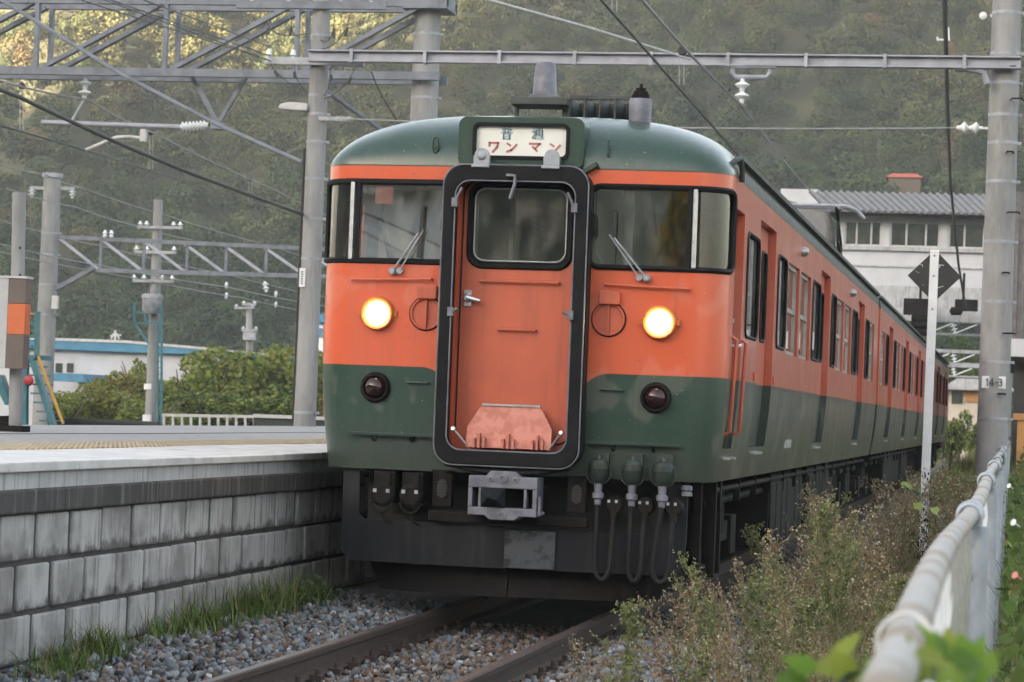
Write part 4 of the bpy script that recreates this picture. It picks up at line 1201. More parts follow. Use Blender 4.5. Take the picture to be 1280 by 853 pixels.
def wire(name, label, pts, r, m='wire', sag=0., n=14, cat='wire'):
    P = [Vector([float(c) for c in p]) for p in pts]; out = []
    if P[0].y < 20 and name in ('feeder_wire', 'service_cable', 'low_voltage_wire', 'messenger_wire', 'contact_wire', 'hanging_cable'):
        P.insert(0, P[0] + (P[0] - P[1]).normalized() * 38)          # runs on to the next mast, outside the picture
    for a, b in zip(P[:-1], P[1:]):
        for i in range(n):
            t = i / n; out.append(a.lerp(b, t) + Vector((0, 0, -sag * 4 * t * (1 - t))))
    out.append(P[-1])
    k = MB(); k.tube(out, r, 6)
    o = k.build(name, m); return tag(o, label, cat, 'overhead wires and cables')


def crossarm(par, p0, p1, ins=(), w=.07, up_=1, n=2, r=.06, m='steel'):
    k = MB(); k.bar(p0, p1, w, w * 1.2); o = k.build('crossarm', m, par)
    for f in ins:
        c = Vector(p0).lerp(Vector(p1), f); k = MB(); insulator(k, c + Vector((0, 0, up_ * w * .5)), (0, 0, up_), n, r); k.build('insulator', 'porcelain', o, smooth=True)
    return o


# right pole with the 14-3 plate
YR = 20.
pR = pole('concrete_pole', 'thick concrete pole wearing the 14-3 number plate, beside the black diamond sign', 3.05, YR, -.3, 9.2, .225, .20, bands=(1.55, 2.35, 3.2, 4.05, 4.9, 5.45, 5.85, 6.3, 6.72, 7.3))
k = MB(); c = at(1240, 478, YR - .235)
k.prism([(-.17, -.085), (.16, -.085), (.16, .085), (-.17, .085)], 0, .012, lambda a, b, d: (3.05 + a, YR - .245 + d - .02 * 0 + (.04 * (a / .17) ** 2), c[2] + b)); pl = k.build('number_plate', 'white', pR)
k = MB()
pf_ = lambda a, b, d: (3.05 + a, YR - .2475 + d + .04 * (a / .17) ** 2, c[2] + b)
for g_, a_ in (('1', -.125), ('4', -.065), ('-', .005), ('3', .055)): write(k, g_, a_, -.05, .06, .10, .014, pf_, -.002, .0015)
k.build('number_lettering', 'ink', pl)
for i, h in enumerate((1.9, 2.75, 3.6, 4.45, 5.3, 6.05, 6.5)):
    k = MB(); s_ = 1 if i % 2 else .6
    k.tube([(3.05 + .1 * s_, YR - .2, h), (3.05 + .12 * s_, YR - .34, h), (3.05 + .25 * s_, YR - .34, h), (3.05 + .27 * s_, YR - .1, h)], .012, 6); k.build('climbing_step', 'underframe', pR)
k = MB(); c = Vector(at(1200, 160, YR)); a0 = Vector((2.85, YR, c.z)); k.bar(a0, a0 + Vector((-.1, 0, 0)), .03); e_ = insulator(k, a0 + Vector((-.08, 0, 0)), (-1, 0, 0), 2, .085, .16); k.build('strain_insulator', 'porcelain', pR, smooth=True)
c2 = Vector(at(1229, 20, YR)); k = MB(); k.bar((2.9, YR, c2.z), (c2.x + .1, YR, c2.z), .04); k.lathe((c2.x, YR - .04, c2.z), (0, 1, 0), [(.02, 0), (.055, .02), (.055, .06), (.02, .08)], 14); k.build('spool_insulator', 'porcelain', pR, smooth=True)
c3 = Vector(at(1140, 383, YR))

# left platform pole
PLX, PLY = -7.05, 20.2
pL = pole('concrete_pole', 'slim concrete pole on the platform carrying a street lamp', PLX, PLY, 1.045, 9.3, .165, .125, bands=(1.25, 3.55, 4.15, 4.75, 5.3, 5.72, 6.0, 6.9, 7.35))
k = MB(); c = at(350, 135, PLY - .05); x1 = PLX - .12
k.prism([(x1, c[2] - .05), (x1, c[2] + .06), (x1 - .14, c[2] + .075), (x1 - .30, c[2] + .08), (x1 - .42, c[2] + .05), (x1 - .46, c[2] + .0), (x1 - .42, c[2] - .03), (x1 - .14, c[2] - .05)], PLY - .16, PLY + .06, front)
lm = k.build('street_lamp_head', 'edgetop', pL, bevel=.02)
k = MB(); k.bar((x1 + .06, PLY - .05, c[2] + .01), (x1 - .02, PLY - .05, c[2] + .01), .08); k.build('lamp_bracket', 'steel', lm)
c = at(376, 347, PLY - .17); k = MB(); k.bb(PLX - .13, PLX - .04, PLY - .172, PLY - .155, c[2] - .14, c[2] + .14); st_ = k.build('label_plate', 'white', pL)
k = MB()
for i in range(6): k.bb(PLX - .10, PLX - .07, PLY - .1745, PLY - .1725, c[2] - .10 + .035 * i, c[2] - .082 + .035 * i)
k.build('label_lettering', 'ink', st_)
zt0, zt1 = at(380, 460, PLY)[2], at(378, 403, PLY)[2]
k = MB(); k.tube([(PLX, PLY, zt0), (PLX, PLY, zt1)], [.1605, .157], 24, cap=False); k.build('pasted_sheet', 'edgeface', pL, smooth=True)
k = MB(); k.tube([(PLX - .175, PLY - .02, 1.1), (PLX - .172, PLY - .02, 5.2)], .022, 8); k.build('riser_cable', 'black', pL)
za = at(400, 80, PLY)[2]
crossarm(pL, (at(336, 75, PLY)[0], PLY - .16, za + .02), (at(458, 80, PLY)[0], PLY - .16, za), (.03, .28, .72, .97), .09, 1, 1, .05)
zb_ = at(400, 9, PLY)[2]
crossarm(pL, (at(300, 9, PLY)[0], PLY - .16, zb_), (at(486, 9, PLY)[0], PLY - .16, zb_), (.1, .35, .7, .9), .09, 1, 1, .05, 'trussteel')
ya = at(440, 150, PLY); k = MB(); k.bar((PLX, PLY - .1, ya[2]), (ya[0], PLY - .1, ya[2]), .06); insulator(k, (ya[0] - .25, PLY - .1, ya[2]), (1, 0, 0), 3, .035, .08); k.build('side_arm', 'steel', pL)
for (pa, pb, pc) in (((334, 25), (336, 52), (385, 42)), ((364, 20), (362, 55), (385, 45)), ((338, 80), (352, 103), (385, 116)), ((368, 80), (368, 105), (385, 116)), ((418, 20), (417, 60), (400, 50)), ((438, 18), (428, 58), (402, 62)), ((413, 85), (415, 108), (405, 120)), ((444, 85), (430, 115), (405, 124))):
    A, B, C__ = [Vector(at(*q, PLY - .14)) for q in (pa, pb, pc)]
    k = MB(); ts = np.linspace(0, 1, 9); k.tube([A * (1 - s) ** 2 + B * 2 * s * (1 - s) + C__ * s * s for s in ts], [.012 if .25 < s < .5 else .007 for s in ts], 6)
    k.tube([A.lerp(B, .4), A.lerp(B, .7)], .024, 8)
    k.build('jumper_lead', 'wire', pL)

# beam spanning the track between the two poles
bA, bB = Vector(at(386, 70, 19.72)), Vector(at(1276, 79, 19.72))
bm = thing('span_beam', 'long pale steel beam bolted across the track between the two nearest concrete poles', 'beam', bA)
k = MB()
for dz, w in ((.075, .17), (-.075, .17)): k.bar(bA + Vector((0, 0, dz)), bB + Vector((0, 0, dz)), w, .022)
k.bar(bA, bB, .02, .13)
k.build('girder', 'beamsteel', bm)
for i in range(9):
    c = bA.lerp(bB, (i + .6) / 9.3); k = MB(); k.bb(c.x - .025, c.x + .025, c.y - .10, c.y + .10, c.z - .1, c.z + .1); k.build('girder_clamp', 'steel', bm)
k = MB(); k.tube([bB + Vector((-.9, 0, -.08)), bB + Vector((-.62, 0, -.10)), bB + Vector((-.5, 0, -.14)), bB + Vector((-.45, .0, -.30))], .05, 8); k.build('knee_brace', 'beamsteel', bm, smooth=True)
c = Vector(at(939, 88, 19.72)); k = MB(); k.bb(c.x - .36, c.x + .36, c.y - .06, c.y + .06, c.z + .03, c.z + .07)
k.tube([(c.x - .27, c.y, c.z + .05), (c.x - .27, c.y, c.z - .04), (c.x - .22, c.y, c.z - .10), (c.x + .22, c.y, c.z - .10), (c.x + .27, c.y, c.z - .04), (c.x + .27, c.y, c.z + .05)], .035, 8)
hb = k.build('insulator_bracket', 'beamsteel', bm)
k = MB(); insulator(k, (c.x - .12, c.y, c.z - .12), (0, 0, -1), 2, .105, .155, .03); k.build('hanging_insulator', 'porcelain', hb, smooth=True)
MS = Vector((c.x - .12, c.y, c.z - .50))

# lattice gantry over the platform tracks
GY = 24.
p2 = pole('concrete_pole', 'stout concrete pole behind the train roof, holding the end of the big lattice gantry', -6.3, GY, -.3, 8.4, .25, .215, bands=(5.6, 6.0, 6.45, 7.5, 8.05))
p3_ = pole('concrete_pole', 'far end pole of the big lattice gantry beyond the left edge', -22.5, GY, -.3, 8.4, .25, .215)
zb, ztp = 6.77, 7.97
g = thing('lattice_gantry', 'large grey lattice gantry with deep diagonals at the upper left, nearest of the gantries', 'gantry', (-14, GY, zb), 'steel lattice gantries')
for dy in (-.32, .32):
    k = MB(); k.bar((-22.6, GY + dy, zb), (-6.0, GY + dy, zb), .11, .13); k.build('bottom_chord', 'trussteel', g)
    k = MB(); k.bar((-22.6, GY + dy, ztp), (-5.9, GY + dy, ztp), .11, .14); k.build('top_chord', 'trussteel', g)
xv = [float(at(q, 50, GY)[0]) for q in (-265, -105, 55, 215, 378, 538)]
for i, x in enumerate(xv[:-1]):
    for dy in (-.32, .32):
        k = MB(); k.bar((x, GY + dy, zb), (x, GY + dy, ztp), .10, .07); k.build('post', 'trussteel', g)
        k = MB(); k.bar((x + .12, GY + dy * .9, zb + .06), (xv[i + 1] - .1, GY + dy * .9, ztp - .05), .12, .07); k.build('diagonal', 'trussteel', g)
k = MB(); k.bb(-6.65, -5.9, GY - .4, GY + .4, ztp - .1, ztp + .12); k.build('pole_clamp', 'trussteel', g)
for dy in (-.32,):
    vx = float(at(272, 158, GY)[0]); vz = float(at(272, 156, GY)[2])
    for q in (240, 308): k = MB(); k.bar((float(at(q, 98, GY)[0]), GY, zb), (vx, GY, vz), .07, .06); k.build('drop_bracket', 'trussteel', g)
    k = MB(); k.bb(vx - .1, vx + .12, GY - .1, GY + .1, vz - .08, vz + .03); k.build('drop_plate', 'trussteel', g)
# the registration pipe hung from it
rp = thing('registration_arm', 'horizontal registration pipe hung under the big lattice gantry with a white ribbed insulator', 'arm', (vx, GY, vz))
k = MB(); a, b = Vector(at(52, 153, GY)), Vector(at(226, 159, GY)); k.tube([a, b], .042, 10); k.build('pipe', 'beamsteel', rp)
k = MB(); b2_ = Vector(at(226, 159, GY)); insulator(k, b2_, Vector((vx, GY, vz)) - b2_, 7, .085, .062, .04); k.build('ribbed_insulator', 'porcelain', rp, smooth=True)
k = MB(); k.tube([Vector(at(228, 158, GY)), Vector((vx, GY, vz))], .03, 8); k.build('end_pin', 'underframe', rp)
k = MB(); c = Vector(at(181, 168, GY)); k.bb(c.x - .07, c.x + .03, GY - .05, GY + .05, c.z - .12, c.z + .08)
k.tube([Vector(at(q[0], q[1], GY)) for q in ((178, 173), (160, 171), (145, 172), (128, 179), (107, 188))], .03, 8); k.build('steady_arm', 'edgetop', rp, smooth=True)
k = MB(); c = Vector(at(107, 97, GY)); e_ = insulator(k, c, (0, 0, -1), 2, .11, .16, .03); k.build('hanging_insulator', 'porcelain', rp, smooth=True)
k = MB(); k.tube([e_, Vector(at(90, 152, GY))], .03, 8); k.bb(c.x - .05, c.x + .05, GY - .04, GY + .04, c.z, zb); k.build('hanger_link', 'beamsteel', rp)

# overhead line above the train
q1, q2 = atz(748, -4, 5.03), atz(905, 174, 5.03); dv = (q2 - q1) / (q2[1] - q1[1])
wire('contact_wire', 'dark contact wire running just above the train roof to its pantograph', [q1 + dv * (-8 - q1[1]), q1 + dv * (25.7 - q1[1]), q1 + dv * (110 - q1[1])], .014, 'wire')
m0 = Vector(at(799, -4, 6.)); m2 = Vector(at(1012, 238, 52.))
wire('messenger_wire', 'pale messenger wire clamped under the insulator on the span beam', [m0 + (m0 - MS) * .6, m0, MS, m2, m2 + (m2 - MS) * .8], .016, 'wirepale', .04)
for (px, y1_, y2_) in ((768, -8, 16), (852, 62, 106)):
    for dx in (-3, 3):
        A = Vector(at(px + dx, y1_, 12 if px < 800 else 14.5)); B = Vector(at(px + dx, y2_, 12 if px < 800 else 14.5))
        wire('dropper_wire', f'thin dropper {"high over the train roof" if px < 800 else "just left of the beam insulator"}, one of a close pair', [A, B], .006, 'wirepale', n=2)
    k = MB(); k.lathe(Vector(at(px + 1, y1_ + 2, 12 if px < 800 else 14.5)), (0, 1, 0), [(.05, -.05), (.06, 0), (.05, .05)], 10); tag(k.build('wire_clamp', 'black'), f'black clamp on the messenger wire {"at the top edge of the photo" if px < 800 else "above the whistle on the roof"}', 'clamp', 'clamps on the messenger wire')
c = Vector(at(910, 112, 18.9)); k = MB(); k.lathe(c, (.2, 1, -.1), [(.03, -.06), (.045, 0), (.03, .06)], 10); tag(k.build('wire_clamp', 'black'), 'black clamp on the messenger wire next to the beam insulator', 'clamp', 'clamps on the messenger wire')
wire('feeder_wire', 'white feeder wire slanting from the top edge down to the span beam', [at(560, -18, 6), at(610, 0, 9), at(740, 36, 14), at(862, 74, 19.6)], .017, 'edgetop', .0)
wire('span_wire', 'level thin wire between the two nearest poles, passing behind the train roof', [Vector((ya[0] + .02, PLY - .1, ya[2])), Vector(e_) if False else Vector((2.5, YR, float(at(1200, 160, YR)[2])))], .012, 'wirepale', .06)
wire('hanging_cable', 'thick dark cable dropping steeply past the station building to its roof lamps', [at(1181, -6, 16), at(1184, 120, 26), at(1188, 228, 40), at(1198, 330, 54), at(1207, 386, 62)], .035, 'wire')
k = MB(); c = Vector(at(1181, 45, 20)); k.tube([c + Vector((-.1, 0, -.02)), c + Vector((-.1, 0, -.06)), c + Vector((.06, 0, -.06)), c + Vector((.04, 0, .12))], .02, 6); tag(k.build('cable_hook', 'porcelain'), 'white hook clipped on the thick dark cable near the right pole', 'hook')
# overhead line of the platform track, upper left
wire('messenger_wire', 'pale messenger wire of the far track, crossing under the big lattice gantry', [at(-60, 90, 14), at(0, 101, 18), at(107, 124, 24), at(193, 167, 32), at(340, 236, 48), at(470, 298, 64)], .016, 'wirepale', .03)
wire('contact_wire', 'thin contact wire of the far track, held by the curved steady arm', [at(-40, 146, 14), at(0, 157, 18), at(107, 188, 24), at(190, 214, 32), at(320, 254, 50), at(480, 306, 72)], .013, 'wire', .0)
for px, a_, b_, yy in ((27, 107, 163, 19.5), (189, 166, 212, 32), (313, 224, 254, 45)):
    for dx in (-2, 2): wire('dropper_wire', f'dropper of the far track {dict([(27, "at the left edge"), (189, "right of the curved steady arm"), (313, "nearest the slim lamp pole")])[px]}, one of a close pair', [at(px + dx, a_, yy), at(px + dx, b_, yy)], .006, 'wirepale', n=2)
    k = MB(); k.lathe(Vector(at(px, a_, yy)), (0, 0, 1), [(.04, -.05), (.06, 0), (.04, .04)], 10); tag(k.build('wire_clamp', 'black'), f'black clamp on the far messenger wire {dict([(27, "at the left edge"), (189, "right of the curved steady arm"), (313, "nearest the slim lamp pole")])[px]}', 'clamp', 'clamps on the messenger wire')
tw = [at(-30, 98, 8), at(0, 112, 9), at(23, 121, 9.8), at(59, 138, 10.6), at(93, 154, 11.4), at(141, 176, 12.6), at(183, 194, 13.8), at(239, 217, 15.4), at(301, 240, 17.2), at(378, 268, 20.1)]
wire('service_cable', 'thick black twisted cable sagging from the left edge to the slim lamp pole', tw, .026, 'black', 0, 4)
k = MB()
for i in range(len(tw) - 1):
    A, B = Vector(tw[i]), Vector(tw[i + 1]); L = (B - A).length
    for j in range(int(L / .06)):
        s = j * .06 / L; a_ = j * .9; k_p = A.lerp(B, s)
for n_, (x0_, ye) in enumerate(((101, 76), (138, 70), (179, 59), (-60, 77))):
    y0_ = 0 if n_ < 3 else -70
    wire('low_voltage_wire', ['thin wire reaching the lower crossarm of the slim lamp pole, lowest of its bundle', 'thin wire reaching the slim lamp pole, second lowest of its bundle', 'thin wire reaching the slim lamp pole, topmost of its bundle', 'thin wire entering at the upper left corner towards the slim lamp pole'][n_],
         [at(x0_ - 60, y0_ - 19, 4), at(x0_, y0_, 8), at(337 + n_, ye, PLY - .1)], .008, 'wire', .0)
wire('guy_rod', 'grey tension rod falling from the top left corner to the slim lamp pole', [at(-60, -34, 23), at(10, 5, 22.5), at(150, 92, 21.7), at(270, 155, 21), at(378, 203, 20.25)], .032, 'trussteel', 0)
wire('guy_rod', 'grey brace falling from the slim lamp pole to the train roof line', [at(405, 112, 20.25), at(470, 158, 20.8), at(560, 222, 21.6)], .034, 'trussteel', 0)
wire('signal_cable', 'thin dark lead curling down right of the slim lamp pole', [at(464, 90, PLY), at(470, 105, PLY), at(478, 122, PLY + .2), at(497, 152, PLY + .6)], .012, 'wire', 0)
for n_, pts in enumerate(([(8, 236), (95, 259), (169, 282), (240, 300)], [(56, 218), (100, 234), (197, 266), (340, 308), (420, 332)], [(0, 275), (56, 290), (124, 307), (290, 345), (420, 374)], [(0, 305), (121, 331), (284, 359), (420, 385)], [(0, 315), (166, 347), (300, 372), (420, 396)], [(0, 205), (45, 216), (110, 238)])):
    ys_ = np.linspace(34, 62, len(pts)) if n_ in (1, 2, 4) else np.linspace(30, 50, len(pts))
    wire('distribution_wire', ['thin wire ending at the top arm of the transformer pole', 'pale wire descending from the cap of the tall far pole, uppermost on the left', 'thin wire just above the far lattice gantry', 'wire with white disc insulators above the treetops', 'lowest wire of the left bundle, just over the treetops', 'short thin wire running from the left edge to the tall far pole'][n_], [at(a, b, y) for (a, b), y in zip(pts, ys_)], .011, 'wirepale', .03)
for (px, py, yy) in ((283, 357, 50), (283, 370, 52), (345, 368, 55), (345, 381, 57)):
    k = MB(); k.lathe(Vector(at(px, py, yy)), (1, 0, -.15), [(.02, -.03), (.09, -.02), (.09, .02), (.02, .03)], 14); tag(k.build('disc_insulator', 'porcelain', smooth=True), f'white disc insulator threaded on the {"upper" if py in (357, 368) else "lower"} wire, {"left" if px == 283 else "right"} pair over the trees', 'insulator', 'disc insulators over the trees')

# far poles and gantry on the left
PAY = 40.
pA = pole('concrete_pole', 'tall far concrete pole at the left end of the far lattice gantry', -18.85, PAY, -.3, 6.46, .235, .20, bands=(3.2, 3.9, 4.6, 5.1))
a, b = at(38, 235, PAY), at(93, 236, PAY); crossarm(pA, a, b, (.04, .96), .06, -1, 2, .09, 'steel'); k = MB(); k.tube([(-18.85, PAY, 6.4), (-18.85, PAY, 6.5)], .24, 20); k.build('pole_cap', 'steel', pA)
k = MB(); k.bar(at(52, 371, PAY), at(118, 335, PAY), .12, .1); k.build('gantry_strut', 'trussteel', pA)
k = MB(); c = at(69, 378, PAY - .3); k.box(c, (.14, .1, .3)); k.build('junction_box', 'edgetop', pA)
g2 = thing('lattice_gantry', 'small far lattice gantry low over the trees behind the lamp pole', 'gantry', (-14, PAY, 4.3), 'steel lattice gantries')
A0, A1, B0, B1 = Vector(at(62, 296, PAY)), Vector(at(412, 312, PAY)), Vector(at(122, 338, PAY)), Vector(at(412, 346, PAY))
A2 = A1 + (A1 - A0) * .42; B2 = B1 + (B1 - B0) * .5
k = MB(); k.bar(A0, A2, .08, .09); k.build('top_chord', 'trussteel', g2)
k = MB(); k.bar(B0, B2, .08, .1); k.build('bottom_chord', 'trussteel', g2)
for i, px in enumerate((126, 180, 234, 283, 333, 383, 432)):
    tx = float(at(px, 320, PAY)[0]); f = (tx - A0.x) / (A1.x - A0.x); gz = (tx - B0.x) / (B1.x - B0.x)
    k = MB(); k.bar(A0.lerp(A1, f), B0.lerp(B1, gz), .06, .06); k.build('post', 'trussteel', g2)
    tx2 = float(at(px - 54, 300, PAY)[0]); k = MB(); k.bar(A0.lerp(A1, (tx2 - A0.x) / (A1.x - A0.x)), B0.lerp(B1, gz) + Vector((-.05, 0, .03)), .06, .06); k.build('diagonal', 'beamsteel', g2)
for px in (131, 139): k = MB(); insulator(k, at(px, 298, PAY - .05), (0, 0, 1), 2, .06, .07); k.build('insulator', 'porcelain', g2, smooth=True)
k = MB(); insulator(k, at(331, 352, PAY), (.2, 0, -1), 2, .08, .1); k.build('insulator', 'porcelain', g2, smooth=True)
pole('concrete_pole', 'short pole under the right end of the far lattice gantry, behind the train', float(A2.x), PAY + .1, -.3, 5.0, .2, .18)

# transformer pole
TY = 46.
tp_ = thing('utility_pole', 'thin utility pole with three crossarms and a transformer cage above the shrubs', 'pole', at(188, 532, TY))
k = MB(); b, t_ = at(188, 545, TY), at(198, 250, TY); k.tube([b, t_], [.16, .115], 16); k.build('shaft', 'concrete_pole', tp_, smooth=True)
for (x0, x1, y, fs) in ((172, 228, 284, (.06, .2, .8, .95)), (168, 220, 315, (.05, .3, .95)), (166, 217, 351, (.03, .27, .72, .96))):
    crossarm(tp_, at(x0, y, TY - .15), at(x1, y + 1, TY - .15), fs, .06, 1, 1, .075)
k = MB(); a = at(190, 385, TY - .3); k.lathe((a[0], a[1], a[2] + .35), (0, 0, -1), [(.2, 0), (.27, .03), (.27, .12), (.25, .13), (.25, .4), (.2, .5)], 18); k.build('transformer', 'steel', tp_, smooth=True)
k = MB()
for (p, q) in (((168, 404), (202, 404)), ((168, 391), (202, 391)), ((168, 378), (168, 404)), ((202, 380), (202, 530)), ((182, 391), (182, 404)), ((168, 404), (186, 430)), ((197, 404), (197, 530))): k.bar(at(*p, TY - .4), at(*q, TY - .4), .05)
for i in range(14): k.bar(at(197, 412 + 8 * i, TY - .4), at(202, 412 + 8 * i, TY - .4), .02)
k.build('cage_and_ladder', 'teal', tp_)
k = MB(); k.tube([at(188, 487, TY - .0), at(188, 480, TY - .0)], .165, 16); k.build('white_band', 'white', tp_)
k = MB(); c = at(184, 526, TY - .2); k.box(c, (.2, .16, .3)); k.build('meter_box', 'white', tp_)
# small far utility pole behind the trees
fp = thing('utility_pole', 'small distant utility pole poking above the treetops beside the lamp pole', 'pole', at(312, 440, 90))
k = MB(); k.tube([at(312, 445, 90), at(311, 378, 90)], [.16, .13], 12); k.build('shaft', 'concrete_pole', fp, smooth=True)
for (x0, x1, y) in ((293, 318, 385), (303, 320, 381), (302, 322, 413)): crossarm(fp, at(x0, y, 89.8), at(x1, y, 89.8), (.1, .9), .07, 1, 1, .1)
k = MB(); k.box(at(312, 420, 89.7), (.5, .3, .35)); k.build('transformer', 'steel', fp)
fp2 = thing('antenna_mast', 'small pale antenna cluster on the blue-edged roof', 'antenna', at(144, 425, 92))
k = MB(); k.bar(at(144, 426, 92), at(144, 413, 92), .08)
for dx in (-5, 5): k.bar(at(144 + dx, 424, 92), at(144 + dx * .4, 417, 92), .06)
k.bar(at(138, 420, 92), at(151, 419, 92), .07); k.build('mast', 'edgetop', fp2)

# signboard post and signboard on the platform
SPY = 4.6
sp_ = thing('sign_post', 'grey steel pipe post with bolt holes, on the platform at the left edge', 'post', (-5.37, SPY, 1.045))
k = MB(); k.tube([at(19, 541, SPY), at(24, 241, SPY)], .060, 18); k.build('pipe', 'concrete_pole', sp_, smooth=True)
for py in (310, 344): k = MB(); k.lathe(Vector(at(25, py, SPY - .055)), (0, -1, 0), [(.013, 0), (.011, .006)], 10); k.build('bolt_hole', 'black', sp_)
sb = thing('signboard', 'orange and brown banded signboard cut off by the left edge of the photo', 'sign', (-5.6, SPY - .15, 2.0))
zt, zl = float(at(20, 348, SPY - .2)[2]), float(at(20, 461, SPY - .2)[2]); xr = float(at(31, 400, SPY - .2)[0]); xm = float(at(9, 400, SPY - .2)[0])
def sbx(name, m, x0, x1, z0, z1, y0=SPY - .2): k = MB(); k.bb(x0, x1, y0, SPY - .07, z0, z1); k.build(name, m, sb, bevel=.004)
h_ = zt - zl
sbx('cream_panel', 'signpanel', xm - 1.1, xm, zl, zt); sbx('brown_band', 'signbrown', xm + .002, xr, zl + h_ * .72, zt); sbx('orange_band', 'signorange', xm + .002, xr, zl + h_ * .38, zl + h_ * .718); sbx('grey_band', 'signbrown', xm + .002, xr, zl, zl + h_ * .378)
k = MB(); k.bb(xm - 1.1, xr + .01, SPY - .21, SPY - .06, zt, zt + .02); k.build('top_rail', 'edgetop', sb)
k = MB(); k.bar(at(6, 520, SPY), at(6, 545, SPY), .08); k.bb(-6.6, -5.3, SPY - .1, SPY + .1, 1.047, 1.10); k.build('base_rail', 'underframe', sb)
k = MB(); k.bb(-6.3, -6.2, SPY - .19, SPY - .08, 1.05, zl); k.build('leg', 'underframe', sb)

# teal steel stair with yellow rail
TSY = 26.
ts = thing('steel_stair', 'teal steel stair with a yellow handrail beyond the platform, behind the pipe post', 'stair', at(50, 533, TSY))
def ta(x, y, dy=0.): return Vector(at(x, y, TSY + dy))
for dy in (0, .7):
    k = MB(); k.bar(ta(30, 540, dy), ta(32, 385, dy), .12); k.bar(ta(47, 390, dy), ta(46, 445, dy), .08); k.build('post', 'teal', ts)
    k = MB(); k.bar(ta(40, 447, dy), ta(67, 532, dy), .16, .08); k.build('stringer', 'teal', ts)
    k = MB(); k.tube([ta(31, 393, dy), ta(48, 393, dy), ta(47, 445, dy), ta(79, 530, dy)], .03, 8); k.build('handrail', 'yellow', ts)
k = MB()
for y in (405, 421, 433): k.bar(ta(30, y), ta(48, y), .05)
k.box((ta(38, 447) + ta(38, 447, .7)) / 2, (.5, .8, .08)); k.build('landing', 'teal', ts)
for i in range(8):
    k = MB(); c = ta(40, 447, .35).lerp(ta(67, 532, .35), i / 7.5); k.box(c, (.22, .7, .03)); k.build('tread', 'teal', ts)
k = MB(); k.lathe(ta(38, 476, -.1), (0, -1, 0), [(.02, 0), (.07, .02), (.095, .08), (.07, .14), (.02, .16)], 16); k.build('alarm_lamp', 'red', ts, smooth=True)
k = MB(); k.bar(ta(0, 470, .4), ta(12, 505, .4), .25, .1); k.bar(ta(-30, 420, .4), ta(8, 500, .4), .1); k.build('side_brace', 'teal', ts)

# low rails and screen at the far side of the platform
lf = thing('low_fence', 'low pale rail fence along the far edge of the platform, below the trees', 'fence', at(260, 533, 24))
k = MB(); k.bar(at(203, 519, 27), at(318, 521, 27), .05); k.build('rail', 'edgetop', lf)
for px in np.linspace(205, 318, 11): k = MB(); k.bar(at(px, 519, 27), at(px, 536, 27), .04); k.build('post', 'edgetop', lf)
ls = thing('screen_wall', 'low grey-green screen wall right of the pale rail fence', 'wall', at(370, 533, 27))
k = MB(); A, B = Vector(at(319, 522, 27)), Vector(at(470, 526, 27)); k.bb(A.x, B.x, 26.9, 27.0, .2, A.z); k.build('panel', 'green_sock', ls)
k = MB(); k.bb(A.x, B.x, 26.85, 27.02, A.z, A.z + .06); k.build('cap', 'edgetop', ls)
ls = thing('screen_wall', 'low grey-green screen wall left of the pale rail fence', 'wall', at(130, 533, 27))
k = MB(); A, B = Vector(at(62, 526, 27)), Vector(at(200, 528, 27)); k.bb(A.x, B.x, 26.9, 27.0, .2, A.z); k.build('panel', 'green_sock', ls)
k = MB(); k.bb(A.x, B.x, 26.85, 27.02, A.z, A.z + .06); k.build('cap', 'green_sock', ls)

# ================================================================== BUILDINGS
# hall with the blue fascia
HY = 92.
bh = thing('hall', 'long white hall with a blue roof edge behind the shrubs', 'building', at(150, 480, HY))
A, B, C1 = at(35, 425, HY), at(160, 426, HY), at(262, 438, HY)
zf = A[2]; zw = at(100, 437, HY)[2]
k = MB(); k.bb(A[0] - 3, C1[0], HY, HY + 14, -.3, zw); k.build('wall', 'whitewall', bh)
k = MB(); k.prism([(A[0] - 3.2, zf), (B[0], zf), (C1[0] + .2, C1[2]), (C1[0] + .2, C1[2] - .2), (B[0], zw - .05), (A[0] - 3.2, zw)], HY - .35, HY + 14.2, front); k.build('roof_edge', 'bluepaint', bh)
k = MB(); k.prism([(A[0] - 3.2, zf), (A[0] - 3.2, zf + .12), (B[0], zf + .12), (C1[0] + .2, C1[2] + .1), (C1[0] + .2, C1[2]), (B[0], zf)], HY - .4, HY + 14.2, front); k.build('roof_cap', 'edgetop', bh)
k = MB(); a, b = at(66, 466, HY - 3), at(106, 478, HY - 3); k.bb(a[0], b[0], HY - 3.2, HY, b[2], b[2] + .35); k.build('porch_roof', 'bluepaint', bh)
for px in (70, 84): k = MB(); a, b = at(px, 454, HY), at(px + 8, 466, HY); k.bb(a[0], b[0], HY - .03, HY, b[2], a[2]); k.build('window', 'glass_build', bh)
# white and blue shed seen between pole and train
bs = thing('shed', 'small white and blue shed glimpsed between the slim lamp pole and the train', 'building', at(405, 440, 96))
a, b = at(394, 403, 96), at(440, 470, 96)
k = MB(); k.bb(a[0], b[0], 96, 100, -.3, a[2]); k.build('wall', 'white', bs)
k = MB(); z_ = at(400, 416, 96)[2]; k.bb(a[0] - .02, b[0] + .02, 95.95, 96, z_ - .2, z_ + .2); k.bb(a[0] - .02, b[0] + .02, 95.95, 96, z_ + .35, a[2] - .05); k.build('blue_stripe', 'bluepaint', bs)
k = MB(); k.prism([(a[0] - .2, a[2]), (b[0] + .2, a[2]), (b[0], a[2] + .4), (a[0], a[2] + .4)], 95.8, 100.2, front); k.build('roof', 'bluepaint', bs)

